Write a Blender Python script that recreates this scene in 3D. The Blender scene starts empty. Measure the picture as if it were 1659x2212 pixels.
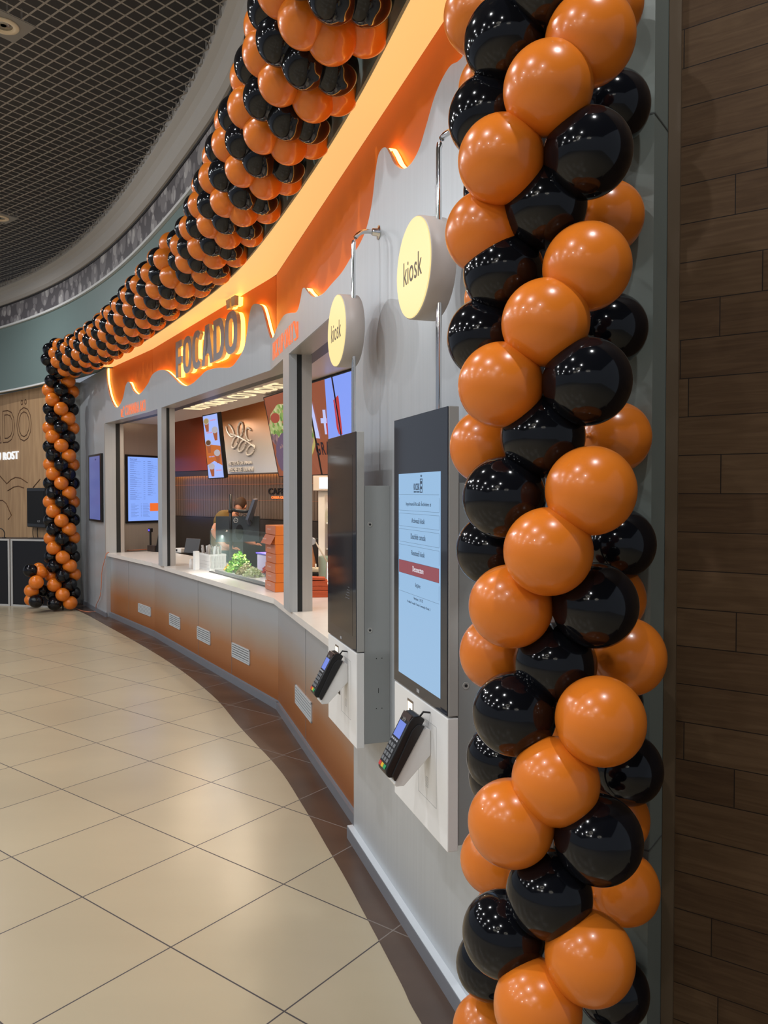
import bpy, bmesh, math, random
from mathutils import Vector, Matrix
random.seed(7)
C = bpy.context.scene.collection
sc = bpy.context.scene
# ------------------------------------------------------------------ camera
F_PX, CX, CY, HOR, H = 1690.0, 829.5, 1106.0, 1065.0, 1.70
TILT = math.atan((CY - HOR) / F_PX)          # camera looks down a little
cam_data = bpy.data.cameras.new('camera')
cam = bpy.data.objects.new('camera', cam_data); C.objects.link(cam)
cam.location = (0, 0, H)
cam.rotation_euler = (math.pi / 2 - TILT, 0, 0)
cam_data.sensor_fit = 'VERTICAL'
cam_data.sensor_height = 36.0
cam_data.lens = 36.0 * F_PX / 2212.0
cam_data.clip_start = 0.05
sc.camera = cam
# ------------------------------------------------------------------ world, exposure
sc.view_settings.view_transform = 'Standard'
sc.view_settings.look = 'None'
sc.view_settings.gamma = 1.0
sc.view_settings.exposure = 0.08
w = bpy.data.worlds.new('world'); sc.world = w; w.use_nodes = True
WORLD_COL, WORLD_STR = (0.78, 0.86, 1.0, 1), 0.31
w.node_tree.nodes['Background'].inputs[0].default_value = WORLD_COL
w.node_tree.nodes['Background'].inputs[1].default_value = WORLD_STR

def area(name, loc, energy, size, col=(1, 1, 1), rot=(0, 0, 0), size_y=None, spread=None, shape=None):
    d = bpy.data.lights.new(name, 'AREA'); d.energy = energy; d.color = col
    d.size = size; d.shape = shape or ('RECTANGLE' if size_y else 'DISK')
    if size_y: d.size_y = size_y
    if spread: d.spread = spread
    o = bpy.data.objects.new(name, d); C.objects.link(o)
    o.location = loc; o.rotation_euler = rot
    return o
# directions of the floor tiles and of the ceiling grid
DA = Vector((-0.7935, 0.6086)); DB = Vector((0.6104, 0.7920))
def ab(a, b):
    m = Matrix(((DA.x, DA.y), (DB.x, DB.y))).inverted()
    return m @ Vector((a, b))
CEIL = 5.0
DOWN = 46.0
LAMPS = []
for i in range(-3, 4):
    for j in range(-5, 4):
        p = ab(5.535 + 1.94 * i, 2.795 + 1.885 * j)
        if (i + j) % 2 == 0: LAMPS.append(p)
# kitchen ceiling panels
area('kitchen_panel_light', (-1.9, 9.2, 2.80), 26, 0.6, (1, .80, .58), size_y=0.6)
area('kitchen_panel_light', (-0.45, 7.1, 2.80), 28, 0.6, (1, .80, .58), size_y=0.6)
area('kitchen_panel_light', (0.6, 5.7, 2.80), 18, 0.6, (1, .84, .64), size_y=0.6)
area('kitchen_panel_light', (-3.2, 10.6, 2.80), 7, 0.4, (1, .78, .55), size_y=0.4)
for x_, y_ in ((-2.95, 9.95), (-2.05, 8.55), (-1.15, 7.15), (-.25, 5.85), (.35, 4.9)):  # unseen fill lamps added under the inner soffit to warm posts and menu wall
    area('window_fill_lamp', (x_ + .42, y_ + .28, 2.667), 11, .07, (1, .80, .60))
# stronger accent lamp of the hall ceiling that lights the shop front
area('hall_accent_lamp', (-6.0, 6.6, 4.95), 42, .22, (.97, .985, 1), rot=(0, math.radians(-50), math.radians(-18)))
# light ring pendants of the hall, behind the camera
RINGS = [(-2.2, -2.4, 4.1, .45), (-2.9, -3.4, 3.9, .32), (-3.4, -2.6, 3.7, .3), (-0.4, -4.6, 4.0, .5)]

# ------------------------------------------------------------------ pixel -> world on real surfaces
def ray(px, py):
    x = (px - CX) / F_PX; y = (py - CY) / F_PX
    c, s = math.cos(TILT), math.sin(TILT)
    return Vector((x, c - y * s, -s - y * c))      # forward, down
def at_z(px, py, z):
    d = ray(px, py); k = (z - H) / d.z
    return Vector((0, 0, H)) + d * k
def at_y(px, py, Y):
    d = ray(px, py); return Vector((0, 0, H)) + d * (Y / d.y)
class Facet:
    """vertical plane: s along it (far end first), t out towards the hall, z up"""
    def __init__(self, a, b, off=0.0):
        a = Vector(a); b = Vector(b); self.u = (b - a).normalized(); self.L = (b - a).length
        self.n = Vector((self.u.y, -self.u.x)); self.o = a + self.n * off
        if self.n.x > 0 and False: self.n = -self.n
    def P(self, s, t, z):
        p = self.o + self.u * s + self.n * t; return Vector((p.x, p.y, z))
    def M(self, s=0, t=0, z=0):
        p = self.P(s, t, z)
        return Matrix(((self.u.x, -self.n.x, 0, p.x), (self.u.y, -self.n.y, 0, p.y), (0, 0, 1, p.z), (0, 0, 0, 1)))
    def inv(self, px, py, t=0.0):
        d = ray(px, py); o = self.o + self.n * t
        k = (o.dot(self.n)) / (d.x * self.n.x + d.y * self.n.y)
        p = Vector((d.x * k, d.y * k)); return ((p - o).dot(self.u), H + d.z * k)
PC, PD, PE, PF = (-.88, 6.08), (-2.76, 9.2), (-3.80, 10.68), (-4.72, 12.12)
PW = (.40, 2.10)
PK = (-.153, 3.82)      # where the kiosk wall starts below the lintel
F3, F2, F1, F0 = Facet(PC, PW), Facet(PD, PC), Facet(PE, PD), Facet(PF, PE)
SOF, LIN, TOP, KC = 3.39, 2.65, .88, 2.86

# ------------------------------------------------------------------ materials
MATS = {}
def mat(name, col, rough=.5, metal=0., emit=None, es=0., noise=None, coat=0., trans=0., ior=1.45, bump=None, alpha=1., spec=.5):
    if name in MATS: return MATS[name]
    m = bpy.data.materials.new(name); m.use_nodes = True; nt = m.node_tree
    b = nt.nodes['Principled BSDF']
    b.inputs['Base Color'].default_value = (*col, 1); b.inputs['Roughness'].default_value = rough
    b.inputs['Metallic'].default_value = metal; b.inputs['Coat Weight'].default_value = coat
    b.inputs['Coat Roughness'].default_value = .05; b.inputs['Alpha'].default_value = alpha
    b.inputs['Transmission Weight'].default_value = trans; b.inputs['IOR'].default_value = ior
    b.inputs['Specular IOR Level'].default_value = spec
    if emit: b.inputs['Emission Color'].default_value = (*emit, 1); b.inputs['Emission Strength'].default_value = es
    tc = nt.nodes.new('ShaderNodeTexCoord')
    if noise:      # (scale xyz, amount)
        scl, amt = noise
        mp = nt.nodes.new('ShaderNodeMapping'); mp.inputs['Scale'].default_value = scl
        nt.links.new(tc.outputs['Object'], mp.inputs[0])
        n = nt.nodes.new('ShaderNodeTexNoise'); n.inputs['Scale'].default_value = 1; n.inputs['Detail'].default_value = 4
        nt.links.new(mp.outputs[0], n.inputs['Vector'])
        mx = nt.nodes.new('ShaderNodeMix'); mx.data_type = 'RGBA'
        mx.inputs[6].default_value = (*[c * (1 - amt) for c in col], 1); mx.inputs[7].default_value = (*[min(1, c * (1 + amt)) for c in col], 1)
        nt.links.new(n.outputs[0], mx.inputs[0]); nt.links.new(mx.outputs[2], b.inputs['Base Color'])
    MATS[name] = m; return m
def emis(name, col, s=1.0):
    return mat(name, (.02, .02, .02), .35, emit=col, es=s)
def N(nt, t, **k):
    n = nt.nodes.new(t)
    for a, v in k.items(): setattr(n, a, v)
    return n
def math_n(nt, op, a, b=None, c=None):
    n = N(nt, 'ShaderNodeMath', operation=op)
    for i, v in enumerate((a, b, c)):
        if v is None: continue
        if isinstance(v, (int, float)): n.inputs[i].default_value = v
        else: nt.links.new(v, n.inputs[i])
    return n.outputs[0]
def ramp(nt, fac, stops):
    r = N(nt, 'ShaderNodeValToRGB'); e = r.color_ramp.elements
    e[0].position, e[0].color = stops[0][0], (*stops[0][1], 1); e[1].position, e[1].color = stops[-1][0], (*stops[-1][1], 1)
    for p, c in stops[1:-1]:
        x = e.new(p); x.color = (*c, 1)
    nt.links.new(fac, r.inputs[0]); return r.outputs[0]
def tile_mat(name, col_a, col_b, grout, size, a0, b0, w, rough, nscale):
    m = bpy.data.materials.new(name); m.use_nodes = True; nt = m.node_tree; b = nt.nodes['Principled BSDF']
    g = N(nt, 'ShaderNodeNewGeometry'); sx = N(nt, 'ShaderNodeSeparateXYZ'); nt.links.new(g.outputs['Position'], sx.inputs[0])
    def lin(d, o):
        v = math_n(nt, 'MULTIPLY', sx.outputs[0], d.x); v = math_n(nt, 'MULTIPLY_ADD', sx.outputs[1], d.y, v)
        v = math_n(nt, 'DIVIDE', math_n(nt, 'SUBTRACT', v, o), size); return v
    la, lb = lin(DA, a0), lin(DB, b0)
    def edge(v):
        f = math_n(nt, 'FRACT', math_n(nt, 'ADD', v, 100.0)); f = math_n(nt, 'ABSOLUTE', math_n(nt, 'SUBTRACT', f, .5))
        return math_n(nt, 'GREATER_THAN', f, .5 - w / size / 2)
    e = math_n(nt, 'MAXIMUM', edge(la), edge(lb))
    cell = N(nt, 'ShaderNodeCombineXYZ'); nt.links.new(math_n(nt, 'FLOOR', la), cell.inputs[0]); nt.links.new(math_n(nt, 'FLOOR', lb), cell.inputs[1])
    wn = N(nt, 'ShaderNodeTexWhiteNoise', noise_dimensions='2D'); nt.links.new(cell.outputs[0], wn.inputs['Vector'])
    no = N(nt, 'ShaderNodeTexNoise'); no.inputs['Scale'].default_value = nscale; no.inputs['Detail'].default_value = 5
    mp = N(nt, 'ShaderNodeMapping'); mp.inputs['Rotation'].default_value = (0, 0, .9); mp.inputs['Scale'].default_value = (.35, 1.6, 1)
    nt.links.new(g.outputs['Position'], mp.inputs[0]); nt.links.new(mp.outputs[0], no.inputs['Vector'])
    f = math_n(nt, 'MULTIPLY_ADD', wn.outputs[0], .25, math_n(nt, 'MULTIPLY', no.outputs[0], .75))
    base = ramp(nt, f, [(.2, col_a), (.75, col_b)])
    mx = N(nt, 'ShaderNodeMix', data_type='RGBA'); nt.links.new(e, mx.inputs[0]); nt.links.new(base, mx.inputs[6]); mx.inputs[7].default_value = (*grout, 1)
    nt.links.new(mx.outputs[2], b.inputs['Base Color'])
    nt.links.new(math_n(nt, 'MULTIPLY_ADD', e, .5, rough), b.inputs['Roughness'])
    MATS[name] = m; return m
def grad_mat(name, stops, z0, z1, rough=.4, metal=0.3, noise=.06):
    """printed panel whose own colour runs from stops[0] at z0 to stops[-1] at z1"""
    m = bpy.data.materials.new(name); m.use_nodes = True; nt = m.node_tree; b = nt.nodes['Principled BSDF']
    g = N(nt, 'ShaderNodeNewGeometry'); sx = N(nt, 'ShaderNodeSeparateXYZ'); nt.links.new(g.outputs['Position'], sx.inputs[0])
    no = N(nt, 'ShaderNodeTexNoise'); no.inputs['Scale'].default_value = 2.5; nt.links.new(g.outputs['Position'], no.inputs['Vector'])
    v = math_n(nt, 'DIVIDE', math_n(nt, 'SUBTRACT', sx.outputs[2], z0), z1 - z0)
    v = math_n(nt, 'MULTIPLY_ADD', math_n(nt, 'SUBTRACT', no.outputs[0], .5), noise * 2, v)
    nt.links.new(ramp(nt, v, stops), b.inputs['Base Color'])
    b.inputs['Roughness'].default_value = rough; b.inputs['Metallic'].default_value = metal
    MATS[name] = m; return m
STEEL = mat('brushed_steel', (.52, .55, .575), .38, .4, noise=((60, 60, 1.2), .07))
STEEL_D = mat('steel_warm', (.50, .47, .44), .38, .4, noise=((40, 40, 1.0), .06))
ALU = mat('aluminium', (.62, .62, .62), .3, .6)
GREYP = mat('grey_paint', (.36, .37, .38), .45)
WHITE = mat('white_paint', (.80, .80, .79), .35)
BLACK = mat('black_plastic', (.012, .012, .013), .35)
RUBBER = mat('black_rubber', (.015, .015, .016), .6)
CHROME = mat('chrome', (.75, .75, .75), .08, 1.)
QUARTZ = mat('white_quartz', (.78, .75, .71), .22, noise=((14, 14, 14), .05))

# ------------------------------------------------------------------ mesh helpers
def link_mesh(name, bm, m, parent=None, M=None, smooth=False, kind=None):
    me = bpy.data.meshes.new(name); bmesh.ops.recalc_face_normals(bm, faces=bm.faces[:])
    bm.to_mesh(me); bm.free()
    ms = m if isinstance(m, (list, tuple)) else [m]
    for x in ms: me.materials.append(x)
    if smooth:
        for p in me.polygons: p.use_smooth = True
    o = bpy.data.objects.new(name, me); C.objects.link(o)
    if M is not None: o.matrix_world = M
    if parent is not None:
        o.parent = parent
        o.matrix_parent_inverse = parent_matrix(parent).inverted()
    if kind: o['kind'] = kind
    return o
def parent_matrix(p):
    m = p.matrix_basis.copy()
    if p.parent: m = parent_matrix(p.parent) @ p.matrix_parent_inverse @ m
    return m
def bx(bm, x0, x1, y0, y1, z0, z1, M=None, mi=0):
    vs = [bm.verts.new((x, y, z)) for x in (x0, x1) for y in (y0, y1) for z in (z0, z1)]
    if M is not None:
        for v in vs: v.co = M @ v.co
    out = []
    for f in ((0, 1, 3, 2), (4, 6, 7, 5), (0, 4, 5, 1), (2, 3, 7, 6), (0, 2, 6, 4), (1, 5, 7, 3)):
        q = bm.faces.new([vs[i] for i in f]); q.material_index = mi; out.append(q)
    return vs
def bevel(bm, w, seg=2):
    bmesh.ops.bevel(bm, geom=bm.edges[:], offset=w, segments=seg, profile=.5, affect='EDGES', clamp_overlap=True)
def box(name, x0, x1, y0, y1, z0, z1, m, parent=None, M=None, bev=0.0, kind=None):
    bm = bmesh.new(); bx(bm, x0, x1, y0, y1, z0, z1)
    if bev: bevel(bm, bev)
    return link_mesh(name, bm, m, parent, M, kind=kind)
def tube(bm, pts, r, n=10, cap=True):
    pts = [Vector(p) for p in pts]; rings = []
    for i, p in enumerate(pts):
        d = (pts[min(i + 1, len(pts) - 1)] - pts[max(i - 1, 0)]).normalized()
        a = Vector((0, 0, 1)) if abs(d.z) < .9 else Vector((1, 0, 0))
        x = d.cross(a).normalized(); y = d.cross(x)
        rr = r[i] if isinstance(r, (list, tuple)) else r
        rings.append([bm.verts.new(p + (x * math.cos(t) + y * math.sin(t)) * rr) for t in [2 * math.pi * k / n for k in range(n)]])
    for a, b in zip(rings, rings[1:]):
        for k in range(n): bm.faces.new((a[k], a[(k + 1) % n], b[(k + 1) % n], b[k])).smooth = True
    if cap: bm.faces.new(rings[0]); bm.faces.new(rings[-1][::-1])
def lathe(bm, prof, n=24, M=None):
    rings = []
    for r, z in prof:
        ring = [bm.verts.new((r * math.cos(2 * math.pi * k / n), r * math.sin(2 * math.pi * k / n), z)) for k in range(n)]
        rings.append(ring)
    if M is not None:
        for ring in rings:
            for v in ring: v.co = M @ v.co
    for a, b in zip(rings, rings[1:]):
        for k in range(n): bm.faces.new((a[k], a[(k + 1) % n], b[(k + 1) % n], b[k])).smooth = True
    bm.faces.new(rings[0]); bm.faces.new(rings[-1][::-1])
def prism(bm, poly, y0, y1, M=None, mi=0):
    """polygon in (x,z), extruded from y0 to y1"""
    a = [bm.verts.new((p[0], y0, p[1])) for p in poly]; b = [bm.verts.new((p[0], y1, p[1])) for p in poly]
    if M is not None:
        for v in a + b: v.co = M @ v.co
    f = [bm.faces.new(a), bm.faces.new(b[::-1])]
    n = len(poly)
    for k in range(n): f.append(bm.faces.new((a[k], b[k], b[(k + 1) % n], a[(k + 1) % n])))
    for q in f: q.material_index = mi
    return f
def slab(bm, poly, z0, z1):
    """polygon in (x,y), extruded from z0 to z1"""
    a = [bm.verts.new((p[0], p[1], z0)) for p in poly]; b = [bm.verts.new((p[0], p[1], z1)) for p in poly]
    n = len(poly); bm.faces.new(a[::-1]); bm.faces.new(b)
    for k in range(n): bm.faces.new((a[k], a[(k + 1) % n], b[(k + 1) % n], b[k]))
def quadbox(bm, q, depth):
    """four points tl,tr,br,bl and a thickness going away from the viewer"""
    q = [Vector(p) for p in q]; nrm = (q[1] - q[0]).cross(q[3] - q[0]).normalized()
    if nrm.dot(q[0] - Vector((0, 0, H))) < 0: nrm = -nrm
    a = [bm.verts.new(p) for p in q]; b = [bm.verts.new(p + nrm * depth) for p in q]
    bm.faces.new(a); bm.faces.new(b[::-1])
    for k in range(4): bm.faces.new((a[k], b[k], b[(k + 1) % 4], a[(k + 1) % 4]))
def empty(name, loc, label=None, cat=None, group=None, M=None):
    o = bpy.data.objects.new(name, None); C.objects.link(o); o.empty_display_size = .05
    if M is not None: o.matrix_world = M
    else: o.location = loc
    if label: tag(o, label, cat, group)
    return o
def tag(o, label, cat, group=None):
    o['label'] = label; o['category'] = cat
    if group: o['group'] = group
    return o
def struct(o):
    o['kind'] = 'structure'; return o
def text(name, s, x0, x1, z0, z1, m, parent, M, ext=.002, bold=0.0, outline=0.0, flip=None, italic=0):
    """lettering fitted into x0..x1, z0..z1 of the frame M (x along, -y out, z up)"""
    cu = bpy.data.curves.new(name, 'FONT'); cu.body = s; cu.size = 1; cu.resolution_u = 3
    cu.space_character = 1.05
    if outline:
        cu.fill_mode = 'NONE'; cu.bevel_depth = outline; cu.bevel_resolution = 0
    else:
        cu.extrude = .5; cu.offset = bold
    cu.shear = italic
    o = bpy.data.objects.new(name, cu); C.objects.link(o)
    dg = bpy.context.evaluated_depsgraph_get(); dg.update()
    me = bpy.data.meshes.new_from_object(o.evaluated_get(dg))
    bpy.data.objects.remove(o)
    xs = [v.co.x for v in me.vertices]; ys = [v.co.y for v in me.vertices]; zs = [v.co.z for v in me.vertices]
    ax, bx_, ay, by = min(xs), max(xs), min(ys), max(ys); az, bz = min(zs), max(zs)
    for v in me.vertices:
        x = x0 + (v.co.x - ax) / (bx_ - ax) * (x1 - x0); z = z0 + (v.co.y - ay) / (by - ay) * (z1 - z0)
        y = -ext * (v.co.z - az) / max(1e-6, bz - az)
        v.co = (x, y, z)
    me.materials.clear(); me.materials.append(m)
    for p in me.polygons: p.material_index = 0
    me.name = name
    ob = bpy.data.objects.new(name, me); C.objects.link(ob); ob.matrix_world = M
    if parent is not None:
        ob.parent = parent; ob.matrix_parent_inverse = parent_matrix(parent).inverted()
    return ob
def catmull(pts, sub=8):
    pts = [Vector(p) for p in pts]; out = []
    for i in range(len(pts) - 1):
        p0 = pts[max(i - 1, 0)]; p1 = pts[i]; p2 = pts[i + 1]; p3 = pts[min(i + 2, len(pts) - 1)]
        for k in range(sub):
            t = k / sub
            out.append(.5 * ((2 * p1) + (p2 - p0) * t + (2 * p0 - 5 * p1 + 4 * p2 - p3) * t * t + (3 * p1 - p0 - 3 * p2 + p3) * t ** 3))
    out.append(pts[-1]); return out
ORD = 'first second third fourth fifth sixth seventh eighth ninth tenth eleventh twelfth thirteenth fourteenth fifteenth sixteenth seventeenth eighteenth nineteenth twentieth'.split()
def ordinal(n):
    if n <= 20: return ORD[n - 1]
    tens = {2: 'twenty', 3: 'thirty', 4: 'forty', 5: 'fifty'}[n // 10]
    return (tens[:-1] + 'ieth') if n % 10 == 0 else tens + ' ' + ORD[n % 10 - 1]
# ================================================================== floor
FLOOR = tile_mat('beige_floor_tiles', (.41, .342, .232), (.475, .40, .272), (.06, .05, .05), .595, 2.392, 2.396, .006, .27, 1.3)
BORD = tile_mat('brown_floor_tiles', (.040, .022, .014), (.105, .060, .038), (.22, .19, .17), .595, 2.392, 2.396, .005, .28, 2.2)
bm = bmesh.new(); slab(bm, [(-16, -9), (5, -9), (5, 18), (-16, 18)], -.05, 0)
struct(link_mesh('floor', bm, FLOOR))
border = catmull([(-7.2, 13.6), (-5.9, 12.55), (-4.65, 11.54), (-3.39, 9.74), (-2.21, 7.91), (-1.46, 6.57), (-1.04, 5.63), (-.66, 4.81), (-.447, 4.23), (-.271, 3.71), (-.17, 3.41), (-.053, 3.037), (.058, 2.675), (.107, 2.505), (.26, 2.1), (.5, 1.7), (.9, 1.25)], 6)
bm = bmesh.new()
poly = [(p.x, p.y) for p in border] + [(1.9, 1.0), (1.6, 2.2), (1.0, 4.5), (-1.0, 8.0), (-3.6, 12.9), (-5.8, 14.4)]
slab(bm, poly, .0, .002)
bmesh.ops.triangulate(bm, faces=[f for f in bm.faces if len(f.verts) > 4])
struct(link_mesh('floor_border', bm, BORD)).name = 'floor.001'
# ================================================================== header band over the shop front
curve = catmull([(-9.2, 15.2), (-6.56, 13.37), (-5.38, 12.35), (-3.95, 10.8), (-2.9, 9.24), (-1.98, 7.6), (-1.41, 6.57), (-1.2, 6.24), (-.839, 5.36), (-.486, 4.45), (-.179, 3.63), (-.008, 3.045), (.082, 2.68), (.2, 2.3), (.34, 2.02), (.45, 1.8)], 6)
for _ in range(60): curve = [curve[0]] + [a * .25 + b * .5 + c * .25 for a, b, c in zip(curve, curve[1:], curve[2:])] + [curve[-1]]
def normals(pts):
    out = []
    for i, p in enumerate(pts):
        d = (pts[min(i + 1, len(pts) - 1)] - pts[max(i - 1, 0)]).normalized(); out.append(Vector((d.y, -d.x)))
    return out
cn = normals(curve)
def offc(d, pts=None, nn=None):
    pts = pts or curve; nn = nn or cn
    return [p + n * d for p, n in zip(pts, nn)]
def sweep(bm, pts, nn, prof, mi=0, close=False):
    """prof: (offset outwards, z)"""
    cols = []
    for p, n in zip(pts, nn):
        cols.append([bm.verts.new((p.x + n.x * o, p.y + n.y * o, z)) for o, z in prof])
    k = len(prof)
    for a, b in zip(cols, cols[1:]):
        for i in range(k if close else k - 1):
            f = bm.faces.new((a[i], b[i], b[(i + 1) % k], a[(i + 1) % k])); f.material_index = mi; f.smooth = False
    if close:
        bm.faces.new(cols[0]); bm.faces.new(cols[-1][::-1])
def header_mat():
    m = bpy.data.materials.new('green_grey_panel'); m.use_nodes = True; nt = m.node_tree; b = nt.nodes['Principled BSDF']
    b.inputs['Base Color'].default_value = (.17, .235, .225, 1); b.inputs['Roughness'].default_value = .5
    return m
GREEN = header_mat()
Z1, Z2 = 4.43, 4.80
bm = bmesh.new(); sweep(bm, curve, cn, [(0, SOF), (0, Z1), (-.25, Z1), (-.25, SOF + .02), (-.03, SOF)], close=True)
hd = struct(link_mesh('wall_header', bm, GREEN))
bm = bmesh.new(); sweep(bm, curve, cn, [(.035, Z1), (.035, Z1 + .03), (-.02, Z1 + .03), (-.02, Z1)], close=True)
struct(link_mesh('trim_1', bm, WHITE))
bm = bmesh.new(); fc = [(p, n) for p, n in zip(curve, cn) if p.y > 11.75]; sweep(bm, [p for p, n in fc], [n for p, n in fc], [(.012, SOF - .012), (.012, SOF + .012), (-.02, SOF + .012), (-.02, SOF - .012)], close=True)
struct(link_mesh('trim_12', bm, WHITE))
# patterned band of bubbles
def bubble_mat():
    m = bpy.data.materials.new('bubble_print'); m.use_nodes = True; nt = m.node_tree; b = nt.nodes['Principled BSDF']
    uv = N(nt, 'ShaderNodeUVMap'); uv.uv_map = 'UVMap'
    def layer(scale, seed, r):
        mp = N(nt, 'ShaderNodeMapping'); mp.inputs['Scale'].default_value = (scale, scale * .8, 1); mp.inputs['Location'].default_value = (seed, seed * 1.7, 0)
        nt.links.new(uv.outputs[0], mp.inputs[0])
        v = N(nt, 'ShaderNodeTexVoronoi', voronoi_dimensions='2D'); v.inputs['Scale'].default_value = 1; nt.links.new(mp.outputs[0], v.inputs['Vector'])
        return math_n(nt, 'LESS_THAN', v.outputs['Distance'], r), v.outputs['Color']
    a, ca = layer(3.6, 3.1, .27); c, cc = layer(6.0, 8.3, .27); d, cd = layer(2.3, 1.3, .30)
    s = math_n(nt, 'ADD', math_n(nt, 'MULTIPLY', a, .34), math_n(nt, 'ADD', math_n(nt, 'MULTIPLY', c, .22), math_n(nt, 'MULTIPLY', d, .2)))
    nt.links.new(ramp(nt, s, [(0, (.13, .12, .13)), (.3, (.30, .28, .29)), (.7, (.60, .58, .57))]), b.inputs['Base Color'])
    b.inputs['Roughness'].default_value = .6
    return m
bm = bmesh.new(); uvl = bm.loops.layers.uv.new('UVMap'); dist = 0; cols = []
for i, (p, n) in enumerate(zip(curve, cn)):
    if i: dist += (p - curve[i - 1]).length
    cols.append((bm.verts.new((p.x, p.y, Z1 + .03)), bm.verts.new((p.x, p.y, Z2)), dist))
for a, b in zip(cols, cols[1:]):
    f = bm.faces.new((a[0], b[0], b[1], a[1]))
    for l, uvv in zip(f.loops, ((a[2], 0), (b[2], 0), (b[2], .37), (a[2], .37))): l[uvl].uv = uvv
struct(link_mesh('wall_bubble_band', bm, bubble_mat()))
COVE = mat('cove_white', (.50, .48, .46), .6, spec=.3)
DARKLINE = mat('dark_trim_line', (.03, .028, .03), .6)  # dark strip between the bubble band and the cove
bm = bmesh.new()
sweep(bm, curve, cn, [(.0, Z2), (.035, Z2 + .0), (.075, Z2 + .03), (.10, Z2 + .075), (.115, Z2 + .12), (.15, Z2 + .155), (.20, Z2 + .185), (.205, CEIL + .05), (-.05, CEIL + .05), (-.05, Z2)], close=True)
struct(link_mesh('trim_2', bm, COVE))
bm = bmesh.new(); sweep(bm, curve, cn, [(.012, Z2 - .022), (.012, Z2), (-.01, Z2), (-.01, Z2 - .022)], close=True)
struct(link_mesh('trim_3', bm, DARKLINE))
# ================================================================== open cell ceiling
edge_line = offc(.2)
def inside_hall(p):
    best = None
    for i in range(len(edge_line) - 1):
        a, b = edge_line[i], edge_line[i + 1]
        k = max(0, min(1, (p - a).dot(b - a) / (b - a).length_squared)); q = a + (b - a) * k
        d = (p - q).length
        if best is None or d < best[0]: best = (d, (p - q).dot(Vector(((b - a).y, -(b - a).x)).normalized()))
    return best[1] > 0
PITCH = .103
GRID = mat('ceiling_grid_metal', (.34, .315, .29), .55)
bm = bmesh.new()
A0, B0 = 5.38, 2.949
arange = (1.2, 14.6); brange = (-3.2, 8.2)
plates = [(5.535, 2.795), (9.41, 4.68), (5.535, 6.45), (9.41, .91), (1.66, 4.68), (1.66, .91)]
HALF = .155
def edge_dist(p): return min(((p - (a + (b - a) * max(0, min(1, (p - a).dot(b - a) / (b - a).length_squared)))).length for a, b in zip(edge_line, edge_line[1:])))
def cuts(fixed_is_a, val, lo, hi):
    """intervals of a grid line that lie over the hall and outside the lamp plates"""
    step = .02; n = int((hi - lo) / step); run = None; out = []
    for k in range(n + 1):
        v = lo + k * step; p = ab(val, v) if fixed_is_a else ab(v, val)
        ok = (-9.8 < p.x < 1.5) and (1.0 < p.y < 16) and inside_hall(p)
        if ok:
            for pa, pb in plates:
                q = (val - pa, v - pb) if fixed_is_a else (v - pa, val - pb)
                if abs(q[0]) < HALF - .01 and abs(q[1]) < HALF - .01: ok = False
        if ok and run is None: run = v
        if not ok and run is not None: out.append((run, v - step)); run = None
    if run is not None: out.append((run, hi))
    return [c for c in out if c[1] - c[0] > .05]
def strip(p, q, d, dz=0.):
    w2 = .0072; n = Vector((d.y, -d.x)) * w2; zt, zb = CEIL + .08, CEIL + dz
    vs = [bm.verts.new((x.x, x.y, z)) for x in (p - n, p + n, q + n, q - n) for z in (zb, zt)]
    for f in ((0, 2, 4, 6), (0, 1, 3, 2), (4, 5, 7, 6)): bm.faces.new([vs[i] for i in f])
k = int((arange[0] - A0) / PITCH)
while A0 + k * PITCH < arange[1]:
    a = A0 + k * PITCH
    for lo, hi in cuts(True, a, *brange): strip(ab(a, lo), ab(a, hi), DB)
    k += 1
k = int((brange[0] - B0) / PITCH)
while B0 + k * PITCH < brange[1]:
    b = B0 + k * PITCH
    for lo, hi in cuts(False, b, *arange): strip(ab(lo, b), ab(hi, b), DA, .0015)
    k += 1
struct(link_mesh('ceiling', bm, GRID))
VOID = mat('ceiling_void', (.060, .052, .046), .9)
bm = bmesh.new(); slab(bm, [(-16, -9), (5, -9), (5, 18), (-16, 18)], CEIL + .75, CEIL + .8)
struct(link_mesh('ceiling_void', bm, VOID)).name = 'ceiling.001'
PLATE = mat('lamp_plate', (.26, .25, .24), .4); RIMW = mat('lamp_rim', (.75, .62, .45), .4)
for n_, (a, b) in enumerate(plates[:2] + plates[3:6]):
    p = ab(a, b); ang = math.atan2(DA.y, DA.x)
    M = Matrix.Translation((p.x, p.y, CEIL)) @ Matrix.Rotation(ang, 4, 'Z')
    t = empty('ceiling_downlight', None, M=M)
    tag(t, ['round recessed downlight on a square plate, nearest in the ceiling grid at the picture corner',
            'round recessed downlight on a square plate, farther off in the ceiling grid',
            'round recessed downlight out in the hall ceiling', 'round recessed downlight over the middle of the hall', 'round recessed downlight over the near hall'][n_], 'ceiling light', 'recessed ceiling downlights')
    box('plate', -HALF, HALF, -HALF, HALF, -.004, .01, PLATE, t, M)
    bm = bmesh.new(); lathe(bm, [(.062, -.006), (.066, -.016), (.098, -.016), (.104, -.010), (.104, -.0042), (.06, -.0042)], 32, M)
    link_mesh('rim', bm, RIMW, t)
    bm = bmesh.new(); lathe(bm, [(.0605, -.0045), (.0605, -.007), (.02, -.006)], 24, M); link_mesh('lens', bm, mat('lamp_lens', (.35, .33, .30), .15, .6), t)
for i, p in enumerate(LAMPS):
    if p.x > -11 and p.y < 14 and edge_dist(p) > 1.0 and not (p.x > -.3 and p.y > 1) and inside_hall(p) and (p - ab(5.535, 2.795)).length > .3 and (p - ab(9.41, 4.68)).length > .3:
        area('hall_downlight', (p.x, p.y, CEIL - .03), DOWN, .12, (.97, .98, 1.0))
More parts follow.
